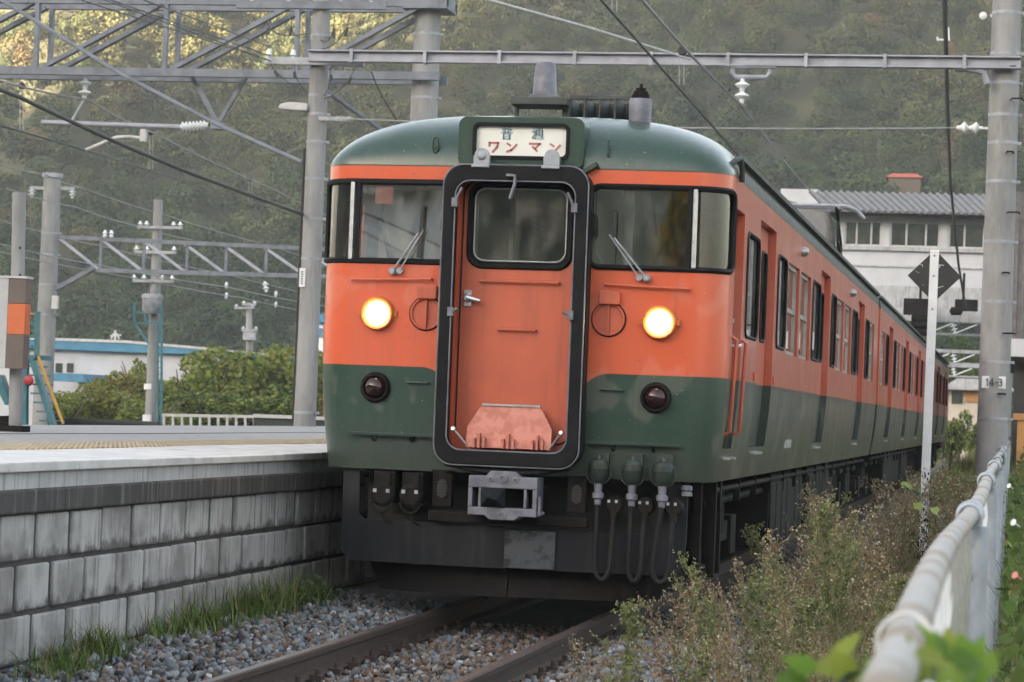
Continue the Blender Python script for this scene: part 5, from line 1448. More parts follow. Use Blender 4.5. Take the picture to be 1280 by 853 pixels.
# overhead station building
BY = 66.
st = thing('station_building', 'white overbridge station building with a ribbed grey tile roof, behind the diamond sign', 'building', at(1150, 390, BY))
wl = float(at(1050, 300, BY)[0]); wr = wl + 15.
z_b = float(at(1150, 388, BY)[2]); z_s = float(at(1150, 310, BY)[2]); z_w = float(at(1150, 277, BY)[2]); z_e = float(at(1150, 269, BY)[2]); z_r = float(at(1150, 243, BY)[2])
k = MB(); k.bb(wl, wr, BY, BY + 7, z_b, z_s - .02); k.bb(wl, wr, BY + .02, BY + 7, z_w, z_e + .1); k.build('wall', 'whitewall', st)
k = MB(); k.bb(wl, wr, BY - .12, BY, z_s - .12, z_s); k.bb(wl, wr, BY - .05, BY, float(at(1150, 334, BY)[2]) - .03, float(at(1150, 334, BY)[2]) + .02); k.bb(wl, wr, BY - .25, BY, z_b - .35, z_b + .05); k.build('ledge', 'edgeface', st)
k = MB(); k.bb(wl, wr, BY - .02, BY, z_b + .05, z_b + .75); k.build('lower_band', 'edgeface', st)
posts = [1050, 1107, 1180, 1252, 1325]
X_ = [float(at(q, 300, BY)[0]) for q in posts]
for x in X_: k = MB(); k.bb(x - .13, x + .13, BY - .03, BY + .2, z_s, z_w + .05); k.build('mullion', 'whitewall', st)
for x0, x1 in zip(X_[:-1], X_[1:]):
    fr = MB(); a, b = x0 + .13, x1 - .13
    for (u0, u1, v0, v1) in ((a, b, z_s, z_s + .07), (a, b, z_w - .07, z_w), (a, a + .06, z_s + .07, z_w - .07), (b - .06, b, z_s + .07, z_w - .07), (a + (b - a) * .33 - .03, a + (b - a) * .33 + .03, z_s + .07, z_w - .07), (a + (b - a) * .72 - .03, a + (b - a) * .72 + .03, z_s + .07, z_w - .07)):
        fr.bb(u0, u1, BY + .03, BY + .09, v0, v1)
    o = fr.build('window', 'edgetop', st)
    k = MB(); k.bb(a + .01, b - .01, BY + .06, BY + .068, z_s + .02, z_w - .02); k.build('pane', 'glass_build', o)
    k = MB(); k.bb(a + (b - a) * .36, a + (b - a) * .7, BY + .3, BY + .32, z_s + .1, z_w - .05); k.build('roller_blind', 'pale_sheet', o)
k = MB(); k.bb(wl + .1, wr - .1, BY + 3.4, BY + 3.5, z_s, z_w); k.build('back_partition', 'cabwall', st)
k = MB(); k.bb(wl + .05, wr - .05, BY + .1, BY + 6.9, z_s - .1, z_s); k.build('concourse_floor', 'cabwall', st)
def roof_plane(k, p00, p10, p01, p11, n, r):
    """corrugated slope: eave p00-p10, ridge p01-p11, n ribs running up the slope"""
    p00, p10, p01, p11 = map(Vector, (p00, p10, p01, p11))
    k.add([p00, p10, p11, p01], [(0, 1, 2, 3)])
    for i in range(n):
        f = (i + .5) / n; k.tube([p00.lerp(p10, f), p01.lerp(p11, f)], r, 6)
k = MB(); lx = float(at(975, 240, BY)[0]); rh = z_r - z_e
e0 = Vector((wl - .3, BY - .7, z_e)); e1 = Vector((wr + .3, BY - .7, z_e)); zr_ = float(at(1150, 243, BY + 3.4)[2]); rr0 = Vector((lx + .6, BY + 3.4, zr_)); rr1 = Vector((wr + .3, BY + 3.4, zr_))
roof_plane(k, e0, e1, rr0, rr1, 68, .075)
lo0 = Vector(at(1046, 322, BY + .5)); lo1 = Vector(at(960, 300, BY + 6.))
roof_plane(k, lo1, lo0, Vector((lx - .2, BY + 6., zr_ - .1)), e0 + Vector((-.02, 0, 0)), 26, .07)
bk0 = Vector((wl - .3, BY + 7.6, z_e)); bk1 = Vector((wr + .3, BY + 7.6, z_e)); k.add([bk0, bk1, rr1, rr0], [(3, 2, 1, 0)])
k.build('tile_roof', 'tile', st, smooth=True)
k = MB(); k.bb(wl - .3, wr + .3, BY - .72, BY - .6, z_e - .1, z_e - .02); k.build('eave_board', 'underframe', st)
k = MB(); a, b = at(976, 236, BY + 9), at(1022, 250, BY + 9); k.bb(a[0], b[0], BY + 9, BY + 12, 4, a[2]); k.build('lift_tower', 'whitewall', st)
for px in (1148,):
    k = MB(); c = Vector(at(1150, 384, BY - 1.5)); k.box(c, (1.0, .5, .5)); k.bar(c, c + Vector((0, 0, 1.2)), .08)
    for i in range(3): k.lathe(c + Vector((.1, -.2, -.35 - .22 * i)), (1, 0, 0), [(.03, -.35), (.12, -.33), (.12, .33), (.03, .35)], 12)
    k.build('hanging_equipment', 'underframe', st)
k = MB(); c = Vector(at(1208, 382, BY - 1.5)); k.box(c, (.7, .4, .35)); k.bar(c + Vector((-.1, 0, 0)), c + Vector((-.1, 0, 1.)), .08); k.lathe(c + Vector((-.3, -.25, -.2)), (1, 0, 0), [(.03, -.2), (.13, -.15), (.13, .15), (.03, .2)], 12); k.build('hanging_equipment', 'underframe', st)
k = MB(); k.bb(wl + 1.5, wl + 2.1, BY + 1, BY + 1.6, -.4, z_b); k.bb(wr - 2, wr - 1.4, BY + 1, BY + 1.6, -.4, z_b); k.build('pier', 'edgeface', st)
# stair wing on the right edge
sw = thing('stair_building', 'ribbed grey stair wing above a white band, right of the 14-3 pole', 'building', at(1275, 480, 42))
SWY = 42.
xw = float(at(1266, 350, SWY)[0])
k = MB(); zt_, zm_ = float(at(1275, 240, SWY)[2]), float(at(1275, 424, SWY)[2]); zl_ = float(at(1275, 446, SWY)[2])
k.bb(xw, xw + 6, SWY, SWY + 18, zm_, zt_)
for i in range(40): k.bar((xw + .075 + .15 * i, SWY - .02, zm_), (xw + .075 + .15 * i, SWY - .02, zt_), .06, .05)
k.build('ribbed_wall', 'tile', sw)
k = MB(); k.bb(xw - .05, xw + 6, SWY - .08, SWY + 18, zl_, zm_); k.build('white_fascia', 'whitewall', sw)
k = MB(); k.bb(xw + .1, xw + 6, SWY + .3, SWY + 18, -.4, zl_); k.build('dark_ground_floor', 'cabdark', sw)
k = MB(); k.prism([(xw - .05, zl_ - .02), (xw - .05, zl_ - .14), (xw + 6, zl_ - .14), (xw + 6, zl_ - .02)], SWY - .6, SWY, front); k.build('canopy', 'underframe', sw)
k = MB(); a = at(1272, 521, SWY - 1); k.box((a[0] + .2, a[1], a[2]), (.6, .5, .14)); k.bb(a[0], a[0] + .6, a[1] - .2, a[1] + .2, -.3, a[2] - .07); k.build('bench', 'houseorange', sw)
# house in the gap
hs = thing('house', 'small pale house with an orange timber front, in the gap between train and 14-3 pole', 'building', at(1205, 520, 112))
a, b = at(1186, 487, 112), at(1236, 487, 112)
k = MB(); k.bb(a[0], b[0] + 1, 112, 118, -.3, a[2]); k.build('wall', 'housewall', hs)
k = MB(); k.prism([(a[0] - .4, a[2]), (b[0] + 1.4, a[2]), (b[0] + .6, a[2] + .55), (a[0] + .4, a[2] + .55)], 111.4, 118.4, front); k.build('roof', 'edgeface', hs)
k = MB(); c = at(1207, 489, 112); d = at(1224, 503, 112); k.bb(c[0], d[0], 111.9, 112, d[2], c[2]); k.build('timber_front', 'houseorange', hs)
k = MB(); c = at(1190, 489, 112); d = at(1203, 505, 112); k.bb(c[0], d[0], 111.92, 112, d[2], c[2]); k.build('window', 'glass_build', hs)
hh_ = thing('hill_house', 'tiny red-roofed house high on the wooded hill above the station roof', 'building', at(1130, 222, 300))
c = Vector(at(1131, 219, 244)); k = MB(); k.bb(c.x - 1.6, c.x + 1.6, c.y, c.y + 4, c.z - 6, c.z - .2); k.build('wall', 'bark', hh_)  # wall coloured dark so that it reads as shadow below the roof
k = MB(); k.prism([(c.x - 1.9, c.z - .25), (c.x + 1.9, c.z - .25), (c.x + 1.2, c.z + .12), (c.x - 1.2, c.z + .12)], c.y - .3, c.y + 4.3, front); k.build('roof', 'redroof', hh_)

# gantries beyond the bridge
for gi, (Y_, y0, lab) in enumerate(((80, 402, 'pale catenary gantry directly under the station building'), (92, 440, 'middle one of the thin catenary gantries seen under the station bridge'), (108, 458, 'lowest and farthest thin catenary gantry seen under the station bridge'))):
    gg = thing('catenary_gantry', lab, 'gantry', at(1180, y0, Y_), 'thin gantries beyond the bridge')
    k = MB(); A, B = Vector(at(1105, y0 - 4, Y_)), Vector(at(1262, y0 + 2, Y_)); k.bar(A, B, .16, .14); k.bar(A + Vector((0, 0, -.5)), B + Vector((0, 0, -.5)), .08); k.build('beam', 'steel', gg)
    for q in (A, B): k = MB(); k.cyl((q.x, q.y, -.4), (q.x, q.y, q.z + .6), .16, .13); k.build('post', 'concrete_pole', gg)
    for f in (.35, .55, .8):
        c = A.lerp(B, f); k = MB(); insulator(k, c + Vector((0, 0, -.1)), (.3, 0, -1), 3, .13, .14); k.bar(c + Vector((0, 0, -.5)), c + Vector((.9, 0, -.1)), .05); k.build('insulator', 'porcelain', gg, smooth=True)

# ---------------------------------------------------------------- diamond sign
DYY = 6.
ds_ = thing('trackside_sign', 'black diamond marker seen from behind on a white post in the weeds', 'sign', (2.6, DYY, 0))
k = MB(); a, b = Vector(at(1151, 740, DYY)), Vector(at(1168.5, 313, DYY)); a = a + (a - b) * .08
k.bar(a, b, .022, .078); po = k.build('post', 'white', ds_, bevel=.003)
k = MB()
for f in (.93, .84, .985): c = a.lerp(b, f); k.lathe((c.x, c.y - .011, c.z), (0, -1, 0), [(.012, 0), (.010, .006)], 10)
k.build('bolt', 'steel', po)
fl = MB(); 
for i in range(900):
    f = abs(rng.normal()) * .15
    if f > .42: continue
    c = a.lerp(b, f); w = rng.uniform(.004, .014); fl.box((c.x + rng.uniform(-.042, .042), c.y - .0118, c.z), (w, .0015, w * rng.uniform(1, 2.6)))
fl.build('flaked_paint', 'underframe', po)
k = MB(); c = Vector(at(1168, 345.5, DYY + .025)); cz = c.z; h_ = 32.5 * 23.6 / FPX
k.prism([(c.x - h_, cz), (c.x, cz + h_), (c.x + h_, cz), (c.x, cz - h_)], DYY + .013, DYY + .02, front); bd = k.build('diamond_board', 'signblack', ds_)
k = MB()
for (u, v, w, h2) in ((-.5, .42, .12, .02), (-.46, .38, .02, .1), (-.6, .12, .03, .03), (-.68, .16, .02, .04), (.18, .38, .04, .14), (.26, .42, .16, .03), (.2, -.42, .12, .03), (.3, -.38, .1, .02), (-.4, -.35, .05, .015), (.12, -.6, .04, .02)):
    k.box((c.x + u * h_, DYY + .0122, cz + v * h_), (w * h_, .001, h2 * h_))
k.build('scratch', 'edgetop', bd)

# ---------------------------------------------------------------- mesh fence on the right
FX = 3.22
mf = thing('mesh_fence', 'weathered white pipe-topped wire mesh fence running beside the weeds on the right', 'fence', (FX, -5, 0))
def fz(y): return 1.15 + .012 * math.sin(y * .9 + .6)
def fx(y): return FX + .012 * math.sin(y * .7) - .0 * y
k = MB(); k.tube([(fx(y), y, fz(y)) for y in np.arange(-17.0, 64, .35)], .0265, 16); k.build('top_pipe', 'fencepipe', mf, smooth=True)
for y in [-15.5, -9.1, -4.4, .3, 5.0, 9.7, 14.4, 22, 30]:
    k = MB(); k.tube([(fx(y) + .035, y, -.1), (fx(y) + .035, y, fz(y) - .03)], .026, 14); po = k.build('post', 'fencepost', mf, smooth=True)
    for dy in (-.05, .32):
        k = MB(); k.tube([(fx(y) + .037 * math.cos(t), y + dy, fz(y) + .037 * math.sin(t)) for t in np.linspace(0, 2 * PI, 25)[:-1]], .006, 8, closed=True); k.build('pipe_clamp', 'fencepost', po, smooth=True)
    k = MB(); k.tube([(fx(y) + .037 * math.cos(t), y + .14, fz(y) + .037 * math.sin(t)) for t in np.linspace(-.3, PI + .3, 15)], .009, 8); k.build('saddle', 'fencepost', po, smooth=True)
k = MB()
h0, h1, pitch = .08, fz(0) - .05, .11
for sgn in (1, -1):
    y = -16.5
    while y < 6:
        L = (h1 - h0)
        pts = []
        nseg = 8
        for i in range(nseg + 1):
            pts.append((fx(y) + (.006 if i % 2 else -.006), y + sgn * L * i / nseg * 1.0, h0 + L * i / nseg))
        k.tube(pts, .003, 4, cap=False); y += pitch
k.build('wire_mesh', 'fencewire', mf)
k = MB(); k.tube([(fx(-14.2) + .033 * math.cos(t), -14.2 + .02 * math.sin(t), fz(-14.2) + .033 * math.sin(t)) for t in np.linspace(0, 2 * PI, 25)[:-1]], .003, 8, closed=True); k.build('tie_wire', 'fencewire', mf)
k = MB(); k.tube([(fx(y), y, .1) for y in np.arange(-16, 20, .6)], .012, 8); k.build('bottom_rail', 'fencepost', mf)

# ================================================================== VEGETATION
def tree(label, px, py_top, half_px, Y, pal, nleaf=5200, lumps=13, size=.055, zb=-.4, group='shrubby trees behind the platform'):
    c = Vector(at(px, py_top, Y)); R_ = half_px * (Y - CAMP[1]) / .98 / FPX; h = c.z - zb
    o = thing('tree', label, 'tree', (c.x, Y, zb), group)
    k = MB(); cz = zb + h * .55
    top = Vector((c.x + .1, Y, zb + h * .45)); k.tube([(c.x, Y, zb), (c.x + .05, Y, zb + h * .25), top], [.14, .11, .08], 10)
    ends_ = []
    for i in range(9):
        a = 2 * PI * i / 9 + rng.uniform(-.3, .3); rr = R_ * rng.uniform(.5, .85)
        e = Vector((c.x + rr * math.cos(a), Y + rr * math.sin(a) * .7, zb + h * rng.uniform(.5, .88))); m_ = top.lerp(e, .5) + Vector((0, 0, -.12))
        s_ = Vector((c.x + .04, Y, zb + h * rng.uniform(.2, .42)))
        k.tube([s_, m_, e], [.06, .04, .015], 6)
    k.build('trunk', 'bark', o, smooth=True)
    v = crown_cloud(nleaf, lumps, size, .9, .68, (.22, .42))
    V = v * np.array([R_, R_ * .8, h * .52]) + np.array([c.x, Y, cz]); V -= np.array([c.x, Y, zb])
    # ragged sprays beyond the outline
    cc = np.array(pal)[rng.choice(len(pal), nleaf)] * rng.uniform(.7, 1.35, (nleaf, 1))
    np_mesh('crown', V.reshape(-1, 3), np.arange(nleaf * 4).reshape(-1, 4), 'leaf', np.repeat(cc, 4, 0), o)
    return o


GRN = [(.15, .19, .035), (.19, .23, .05), (.10, .14, .03), (.23, .24, .06)]
YGR = [(.17, .20, .04), (.23, .22, .06), (.13, .16, .035), (.24, .16, .07)]
DGR = [(.05, .08, .022), (.065, .095, .025), (.04, .065, .02)]
tree('yellowish loose tree in front of the white hall, left of the transformer pole', 146, 446, 66, 64, YGR, 4200, 14, .05)
tree('reddish green low shrub at the foot of the transformer pole', 118, 476, 70, 61, YGR + GRN, 4600, 15, .045)
tree('small green shrub tree just left of the transformer pole', 172, 436, 40, 69, YGR + GRN, 2400, 12)
tree('dense green tree just right of the transformer pole', 226, 446, 62, 66, GRN, 5200, 15, .05)
tree('bright green tree with a flat top between transformer pole and small utility pole', 278, 428, 78, 71, GRN, 5600, 17, .045)
tree('bushy bright green tree left of the slim lamp pole', 340, 424, 80, 73, GRN + YGR[:2], 5600, 17, .045)
tree('green tree partly hidden behind the slim lamp pole', 402, 434, 56, 70, GRN, 5200, 14, .05)
tree('low green shrub beneath the bright green trees by the pale rail fence', 262, 478, 86, 60, GRN + DGR, 5600, 17, .045)
tree('low green shrub left of the slim lamp pole foot', 356, 476, 84, 61, GRN + DGR, 5600, 17, .045)
tree('low green shrub in front of the transformer pole', 190, 482, 60, 58, GRN + YGR[:1], 4200, 14, .045)
tree('low green shrub at the far left between stair and transformer pole', 80, 488, 46, 59, GRN, 3200, 12)
for (px, py, hp, Y, lb) in ((1198, 508, 26, 100, 'dark green bush in front of the small pale house'), (1226, 516, 22, 96, 'rounded bush beside the 14-3 pole under the small house'), (1186, 524, 24, 86, 'low bush beside the tail end of the train')):
    tree(lb, px, py, hp, Y, DGR + GRN, 1800, 12, .07, -.6, 'bushes beyond the train')
for (px, py, hp, Y, lb) in ((1140, 402, 34, 125, 'dark tree seen under the left part of the station bridge'), (1196, 408, 40, 130, 'dark tree seen under the right part of the station bridge'), (1235, 430, 30, 122, 'dark tree hidden behind the 14-3 pole')):
    tree(lb, px, py, hp, Y, DGR, 2200, 12, .06, -.3, 'trees beyond the station bridge')


def rear_tree(x, y, R_, h, label, pal):
    o = thing('tree', label, 'tree', (x, y, -.4), 'trees behind the camera')
    k = MB(); k.tube([(x, y, -.4), (x + .1, y, h * .4), (x + .15, y, h * .7)], [.22, .16, .08], 10)
    for i in range(7):
        a = 2 * PI * i / 7; k.tube([(x + .08, y, h * .35), (x + R_ * .6 * math.cos(a), y + R_ * .6 * math.sin(a), h * .7)], [.08, .03], 6)
    k.build('trunk', 'bark', o, smooth=True)
    v = crown_cloud(4200, 14, .06, .9, .68, (.22, .42)); V = v * np.array([R_, R_, h * .42]) + np.array([0, 0, h * .6 + .4])
    c = np.array(pal)[rng.choice(len(pal), 4200)] * rng.uniform(.7, 1.3, (4200, 1))
    np_mesh('crown', V.reshape(-1, 3), np.arange(4200 * 4).reshape(-1, 4), 'leaf', np.repeat(c, 4, 0), o)


rear_tree(3.6, -58, 4.3, 10.5, 'tall amber tree behind the camera, mirrored in the right windscreen', [(.36, .21, .03), (.26, .20, .04), (.15, .17, .03), (.40, .25, .04)])
rear_tree(6.6, -44, 2.3, 5.8, 'yellow-green bush-like tree behind the camera, nearer than the amber one', [(.30, .26, .04), (.2, .22, .04)])
rh = thing('reflector_house', 'pale house added behind the camera to lighten the reflection in the left windscreen', 'building', (-16.5, -42, -.4))  # unseen house added as a pale reflector for the left windscreen
k = MB(); k.bb(-23, -10.5, -46, -38, -.4, 6.2); k.build('wall', 'white', rh)
k = MB(); k.prism([(-23.6, 6.2), (-9.9, 6.2), (-16.7, 8.6)], -46.6, -37.4, front); k.build('roof', 'tile', rh)
for xx in (-21, -18, -15, -12.4):
    k = MB(); k.bb(xx - .6, xx + .6, -38, -37.95, 2.2, 3.6); k.build('window', 'glass_build', rh)


def blades(n, fxy, h, w, pal, lean=.5, segs=3):
    xy = fxy(n); n = len(xy); hh = rng.uniform(h[0], h[1], n); a = rng.uniform(0, 2 * PI, n); ln = rng.uniform(.1, lean, n) * hh
    d = np.stack([np.cos(a), np.sin(a), np.zeros(n)], -1); s = np.stack([-np.sin(a), np.cos(a), np.zeros(n)], -1)
    rows = []
    for i in range(segs + 1):
        t = i / segs
        c = np.concatenate([xy, ], 1) + d * (ln * t ** 2)[:, None] + np.array([0, 0, 1.]) * (hh * (t - .18 * t * t * ln / hh))[:, None]
        ww = (w * (1 - t) ** .7 * .5 + .0006) * rng.uniform(.7, 1.3, n)
        rows.append((c - s * ww[:, None], c + s * ww[:, None]))
    V = np.stack([p for r in rows for p in r], 1)
    q = np.array([[2 * i, 2 * i + 1, 2 * i + 3, 2 * i + 2] for i in range(segs)])
    F_ = (q[None] + np.arange(n)[:, None, None] * (2 * segs + 2)).reshape(-1, 4)
    C_ = np.array(pal)[rng.choice(len(pal), n)] * rng.uniform(.7, 1.3, (n, 1))
    return V.reshape(-1, 3), F_, np.repeat(C_, 2 * segs + 2, 0)


def join(ps):
    Vs, Fs, Cs, o = [], [], [], 0
    for V, F_, C_ in ps: Vs.append(V); Fs.append(F_ + o); Cs.append(C_); o += len(V)
    return np.concatenate(Vs), np.concatenate(Fs), np.concatenate(Cs)


def spot(cx, cy, rx, ry):
    def f(n):
        x = cx + rng.normal(size=n) * rx; y = cy + rng.normal(size=n) * ry; x = np.clip(x, -1.60, None)
        return np.stack([x, y, np.array([bed_z(a) for a in x]) - .02], -1)
    return f


GP = [(.08, .145, .028), (.11, .175, .04), (.14, .18, .055), (.06, .10, .025)]
SEED = [(.26, .24, .12), (.20, .18, .09)]
ps = []
for (px, py, n, rx, ry, h) in ((80, 838, 330, .09, .14, .20), (122, 822, 420, .08, .13, .26), (60, 845, 120, .06, .14, .14), (205, 796, 230, .08, .2, .2), (240, 785, 380, .1, .25, .28), (290, 770, 420, .11, .3, .32), (330, 762, 360, .1, .35, .34), (360, 752, 260, .09, .3, .26), (395, 752, 160, .08, .4, .16), (172, 808, 60, .06, .15, .12)):
    c = atz(px, py, -.0); cx = max(-1.5, min(c[0], -1.22))
    ps.append(blades(int(n * .62), spot(cx, c[1], rx * .9, ry * .8), (h * .3, h * .85), .009, GP, 1.2))
    ps.append(blades(n // 12, spot(cx, c[1], rx, ry), (h * .75, h * 1.1), .005, SEED, .9))
V, F_, C_ = join(ps); tag(np_mesh('wall_foot_grass', V, F_, 'grass', C_), kind='stuff')
# broad-leaved clump at the end of the grass
bw = thing('broadleaf_weed', 'broad-leaved pale green weed at the far end of the grass under the platform wall', 'plant', (-1.38, float(atz(402, 752, 0)[1]) - .5, 0))
Vv = []
for i in range(46):
    a = rng.uniform(0, 2 * PI); l = rng.uniform(.06, .13); e = rng.uniform(.2, 1.0); z0 = rng.uniform(.02, .2)
    d = np.array([math.cos(a) * math.cos(e), math.sin(a) * math.cos(e), math.sin(e) * .6]); s = np.array([-math.sin(a), math.cos(a), 0]) * l * .22
    b = np.array([rng.normal() * .06, rng.normal() * .13, z0]); Vv.append([b, b + d * l * .5 + s, b + d * l, b + d * l * .5 - s])
np_mesh('leaves', np.array(Vv).reshape(-1, 3), np.arange(46 * 4).reshape(-1, 4), 'leaf', np.repeat(np.array([(.12, .17, .08)]) * rng.uniform(.7, 1.2, (46, 1)), 4, 0), bw)


# dry seeded weeds
def weed_mesh(name, h, nb, green, seed_col, dens):
    Vs, Fs, Cs = [], [], []; cnt = [0]
    def tri(p, q, r_, c):
        p, q = np.array(p), np.array(q); d = q - p; L = np.linalg.norm(d) + 1e-9; d /= L
        u = np.cross(d, [.3, .5, .8]); u /= np.linalg.norm(u); w = np.cross(d, u)
        ring = [u, -.5 * u + .866 * w, -.5 * u - .866 * w]
        Vs.extend([p + x * r_ for x in ring] + [q + x * r_ * .75 for x in ring]); o = cnt[0]
        Fs.extend([[o, o + 1, o + 4, o + 3], [o + 1, o + 2, o + 5, o + 4], [o + 2, o, o + 3, o + 5]]); Cs.extend([c] * 6); cnt[0] += 6
    def flake(p, s, c, el=1.):
        n_ = rng.normal(size=3); n_ /= np.linalg.norm(n_); a = np.cross(n_, rng.normal(size=3)); a /= np.linalg.norm(a); b = np.cross(n_, a)
        Vs.extend([p + a * s * el, p + b * s, p - a * s * el, p - b * s]); o = cnt[0]; Fs.append([o, o + 1, o + 2, o + 3]); Cs.extend([c] * 4); cnt[0] += 4
    st = np.array((.26, .20, .12)) if not green else np.array((.19, .19, .09))
    lx, ly = rng.normal() * .16, rng.normal() * .16
    def stem(t): return np.array([lx * t * t + .02 * math.sin(5 * t + h), ly * t * t + .02 * math.cos(6 * t), t]) * h
    ts = np.linspace(0, 1, 9)
    for a, b in zip(ts[:-1], ts[1:]): tri(stem(a), stem(b), .0062 * (1.1 - .75 * a), st * rng.uniform(.8, 1.2))
    for i in range(nb):
        t = .28 + .70 * (i / nb) + rng.uniform(-.02, .02); a = rng.uniform(0, 2 * PI); L = h * (.10 + .30 * (1 - t)) * rng.uniform(.5, 1.35)
        p = stem(t); e = p + np.array([math.cos(a) * .62, math.sin(a) * .62, .78]) * L; m_ = (p + e) / 2 + np.array([math.cos(a), math.sin(a), -.3]) * L * .10
        tri(p, m_, .0034, st * rng.uniform(.8, 1.3)); tri(m_, e, .0025, st * rng.uniform(.8, 1.3))
        for j in range(int(dens * (4 + 8 * rng.random()))):
            f = rng.uniform(.25, 1.05); q = (p + (m_ - p) * min(1, 2 * f)) if f < .5 else m_ + (e - m_) * (2 * f - 1)
            q2 = q + rng.normal(size=3) * .022 + np.array([0, 0, .015])
            if rng.random() < .45: tri(q, q2, .0013, st)
            c = np.array(seed_col[rng.integers(len(seed_col))]) * rng.uniform(.7, 1.3)
            for _ in range(3): flake(q2 + rng.normal(size=3) * .006, rng.uniform(.003, .0072), c)
            if rng.random() < .006: flake(q2, .012, np.array((.62, .60, .56)))
        if rng.random() < (.9 if green else .5):
            for _ in range(4 if green else 2):
                q = p + (e - p) * rng.uniform(.1, .8) + rng.normal(size=3) * .015; flake(q, .010, np.array((.13, .155, .06)) * rng.uniform(.7, 1.3) if green else st * .8, 2.2)
    for i in range(18 if green else 9):
        flake(stem(rng.uniform(.03, .5)) + rng.normal(size=3) * .03, .011, (np.array((.11, .14, .05)) if green else np.array((.12, .09, .055))) * rng.uniform(.7, 1.3), 2.8)
    me_o = np_mesh(name, np.array(Vs), np.array(Fs), 'dry', np.array(Cs))
    return me_o


SB = [(.34, .275, .17), (.42, .35, .22), (.25, .185, .11), (.50, .44, .31)]
SG = [(.25, .26, .13), (.30, .29, .16), (.19, .21, .09)]
protos = [weed_mesh('weed_plant', rng.uniform(.72, .98), int(rng.uniform(18, 26)), False, SB, rng.uniform(.9, 1.5)) for _ in range(6)] + [weed_mesh('weed_plant', rng.uniform(.6, .8), int(rng.uniform(18, 25)), True, SG, 1.2) for _ in range(3)]  # herbaceous weed plants, not woody bushes
LDRY = 'brown seeded weed stalk in the dry tangle between train and mesh fence'
LGRN = 'grey-green bushy weed in the dry tangle between train and mesh fence'
spots = []
def add_spot(x, y, s, gsel=None): spots.append((x, y, s, gsel))
for (px, py_top, Y, gsel) in ((833, 738, -4.4, 0), (868, 702, -3.4, 1), (846, 720, -3.8, 3), (905, 720, -3.6, 2), (958, 655, -2.2, 4), (935, 690, -3., 0), (985, 700, -3.2, 6), (962, 720, -3.6, 7), (1022, 612, .2, 5), (1040, 605, 1.0, 1), (1035, 640, -.5, 2), (1062, 655, -.8, 8), (1015, 690, -2.4, 6), (890, 745, -4.6, 6), (1100, 600, 3.5, 2), (1128, 590, 4.2, 0), (1140, 580, 5.0, 3), (1175, 590, 4.5, 1), (1190, 575, 6, 4), (1205, 590, 4, 5)):
    p = at(px, py_top, Y); hgt = p[2] - (bed_z(p[0]) - .03); add_spot(p[0], Y, hgt, gsel)
for i in range(120):
    y = -7.0 + 21 * rng.random() ** 1.25; lo = 2.0 if y > 4 else 1.55 + .02 * (y + 7)
    x = lo + (3.1 - lo) * rng.random() ** .75
    hq = rng.uniform(.35, .82) if y < -3 else rng.uniform(.4, 1.08)
    # the sign post keeps a clear foot: only low growth stands in front of it
    fpost = (y - CAMP[1]) / (6. - CAMP[1]); xpost = CAMP[0] + (2.62 - CAMP[0]) * fpost
    if y < 6.2 and abs(x - xpost) < .22: hq = min(hq, max(.12, CAMP[2] - 1.24 * fpost + .03))
    add_spot(x, y, hq, None)
used = set()
for (x, y, s, gsel) in spots:
    gi = gsel if gsel is not None else (int(rng.integers(6)) if rng.random() < .58 else 6 + int(rng.integers(3)))
    P_ = protos[gi]
    if gi in used: o = P_.copy(); COL.objects.link(o)
    else: o = P_; used.add(gi)
    h0_ = max(v.co.z for v in P_.data.vertices) if 'h' not in P_ else P_['h']; P_['h'] = h0_
    f = s / h0_; o.scale = (f * rng.uniform(.9, 1.25),) * 2 + (f,)
    o.location = (x, y, bed_z(x) - .04); o.rotation_euler = (rng.normal() * .06, rng.normal() * .06, rng.uniform(0, 6.28))
    if gi < 6: tag(o, LDRY, 'weed', 'dry seeded weeds beside the track')
    else: tag(o, LGRN, 'weed', 'green weeds beside the track')


def area(x0, x1, y0, y1, px=1., py=1.):
    def f(n):
        x = x0 + (x1 - x0) * rng.random(n) ** px; y = y0 + (y1 - y0) * rng.random(n) ** py
        return np.stack([x, y, np.array([bed_z(a) for a in x]) - .04], -1)
    return f


UP = [(.17, .135, .075), (.22, .175, .10), (.13, .13, .06), (.14, .16, .065), (.27, .22, .14)]
ps = [blades(5200, area(1.75, 3.2, -7.5, 16, .7, 1.1), (.10, .42), .006, UP, 1.0), blades(2600, area(2.2, 3.2, -7.5, 18, .8), (.3, .62), .005, UP, .8), blades(700, area(1.45, 1.9, -7, 8), (.05, .2), .005, UP, 1.)]
V, F_, C_ = join(ps); tag(np_mesh('undergrowth', V, F_, 'dry', C_), kind='stuff')
BP = [(.08, .13, .03), (.11, .16, .04), (.06, .10, .025), (.15, .17, .06)]
ps = [blades(5200, area(3.4, 5.2, -13, 30, 1.3, 1.1), (.25, 1.0), .010, BP, .9)]
V, F_, C_ = join(ps); tag(np_mesh('bank_grass', V, F_, 'grass', C_), kind='stuff')
n_ = 5200
x = 3.32 + 1.3 * rng.random(n_) ** 1.6; y = -11.5 + 40 * rng.random(n_) ** 1.3; z = np.array([bed_z(a) for a in x]) + rng.random(n_) * (1.05 + .2 * np.sin(y * 2.)) * np.clip((x - 3.0) / .5, .4, 1.)
R3 = rot3(n_); s = rng.uniform(.022, .05, n_)
lf = np.array([(-1, 0, 0), (0, .62, .1), (1.1, 0, -.1), (0, -.62, .1)])
V = np.einsum('nij,kj->nki', R3, lf) * s[:, None, None] + np.stack([x, y, z], -1)[:, None]
C_ = np.array(BP)[rng.choice(4, n_)] * rng.uniform(.7, 1.35, (n_, 1))
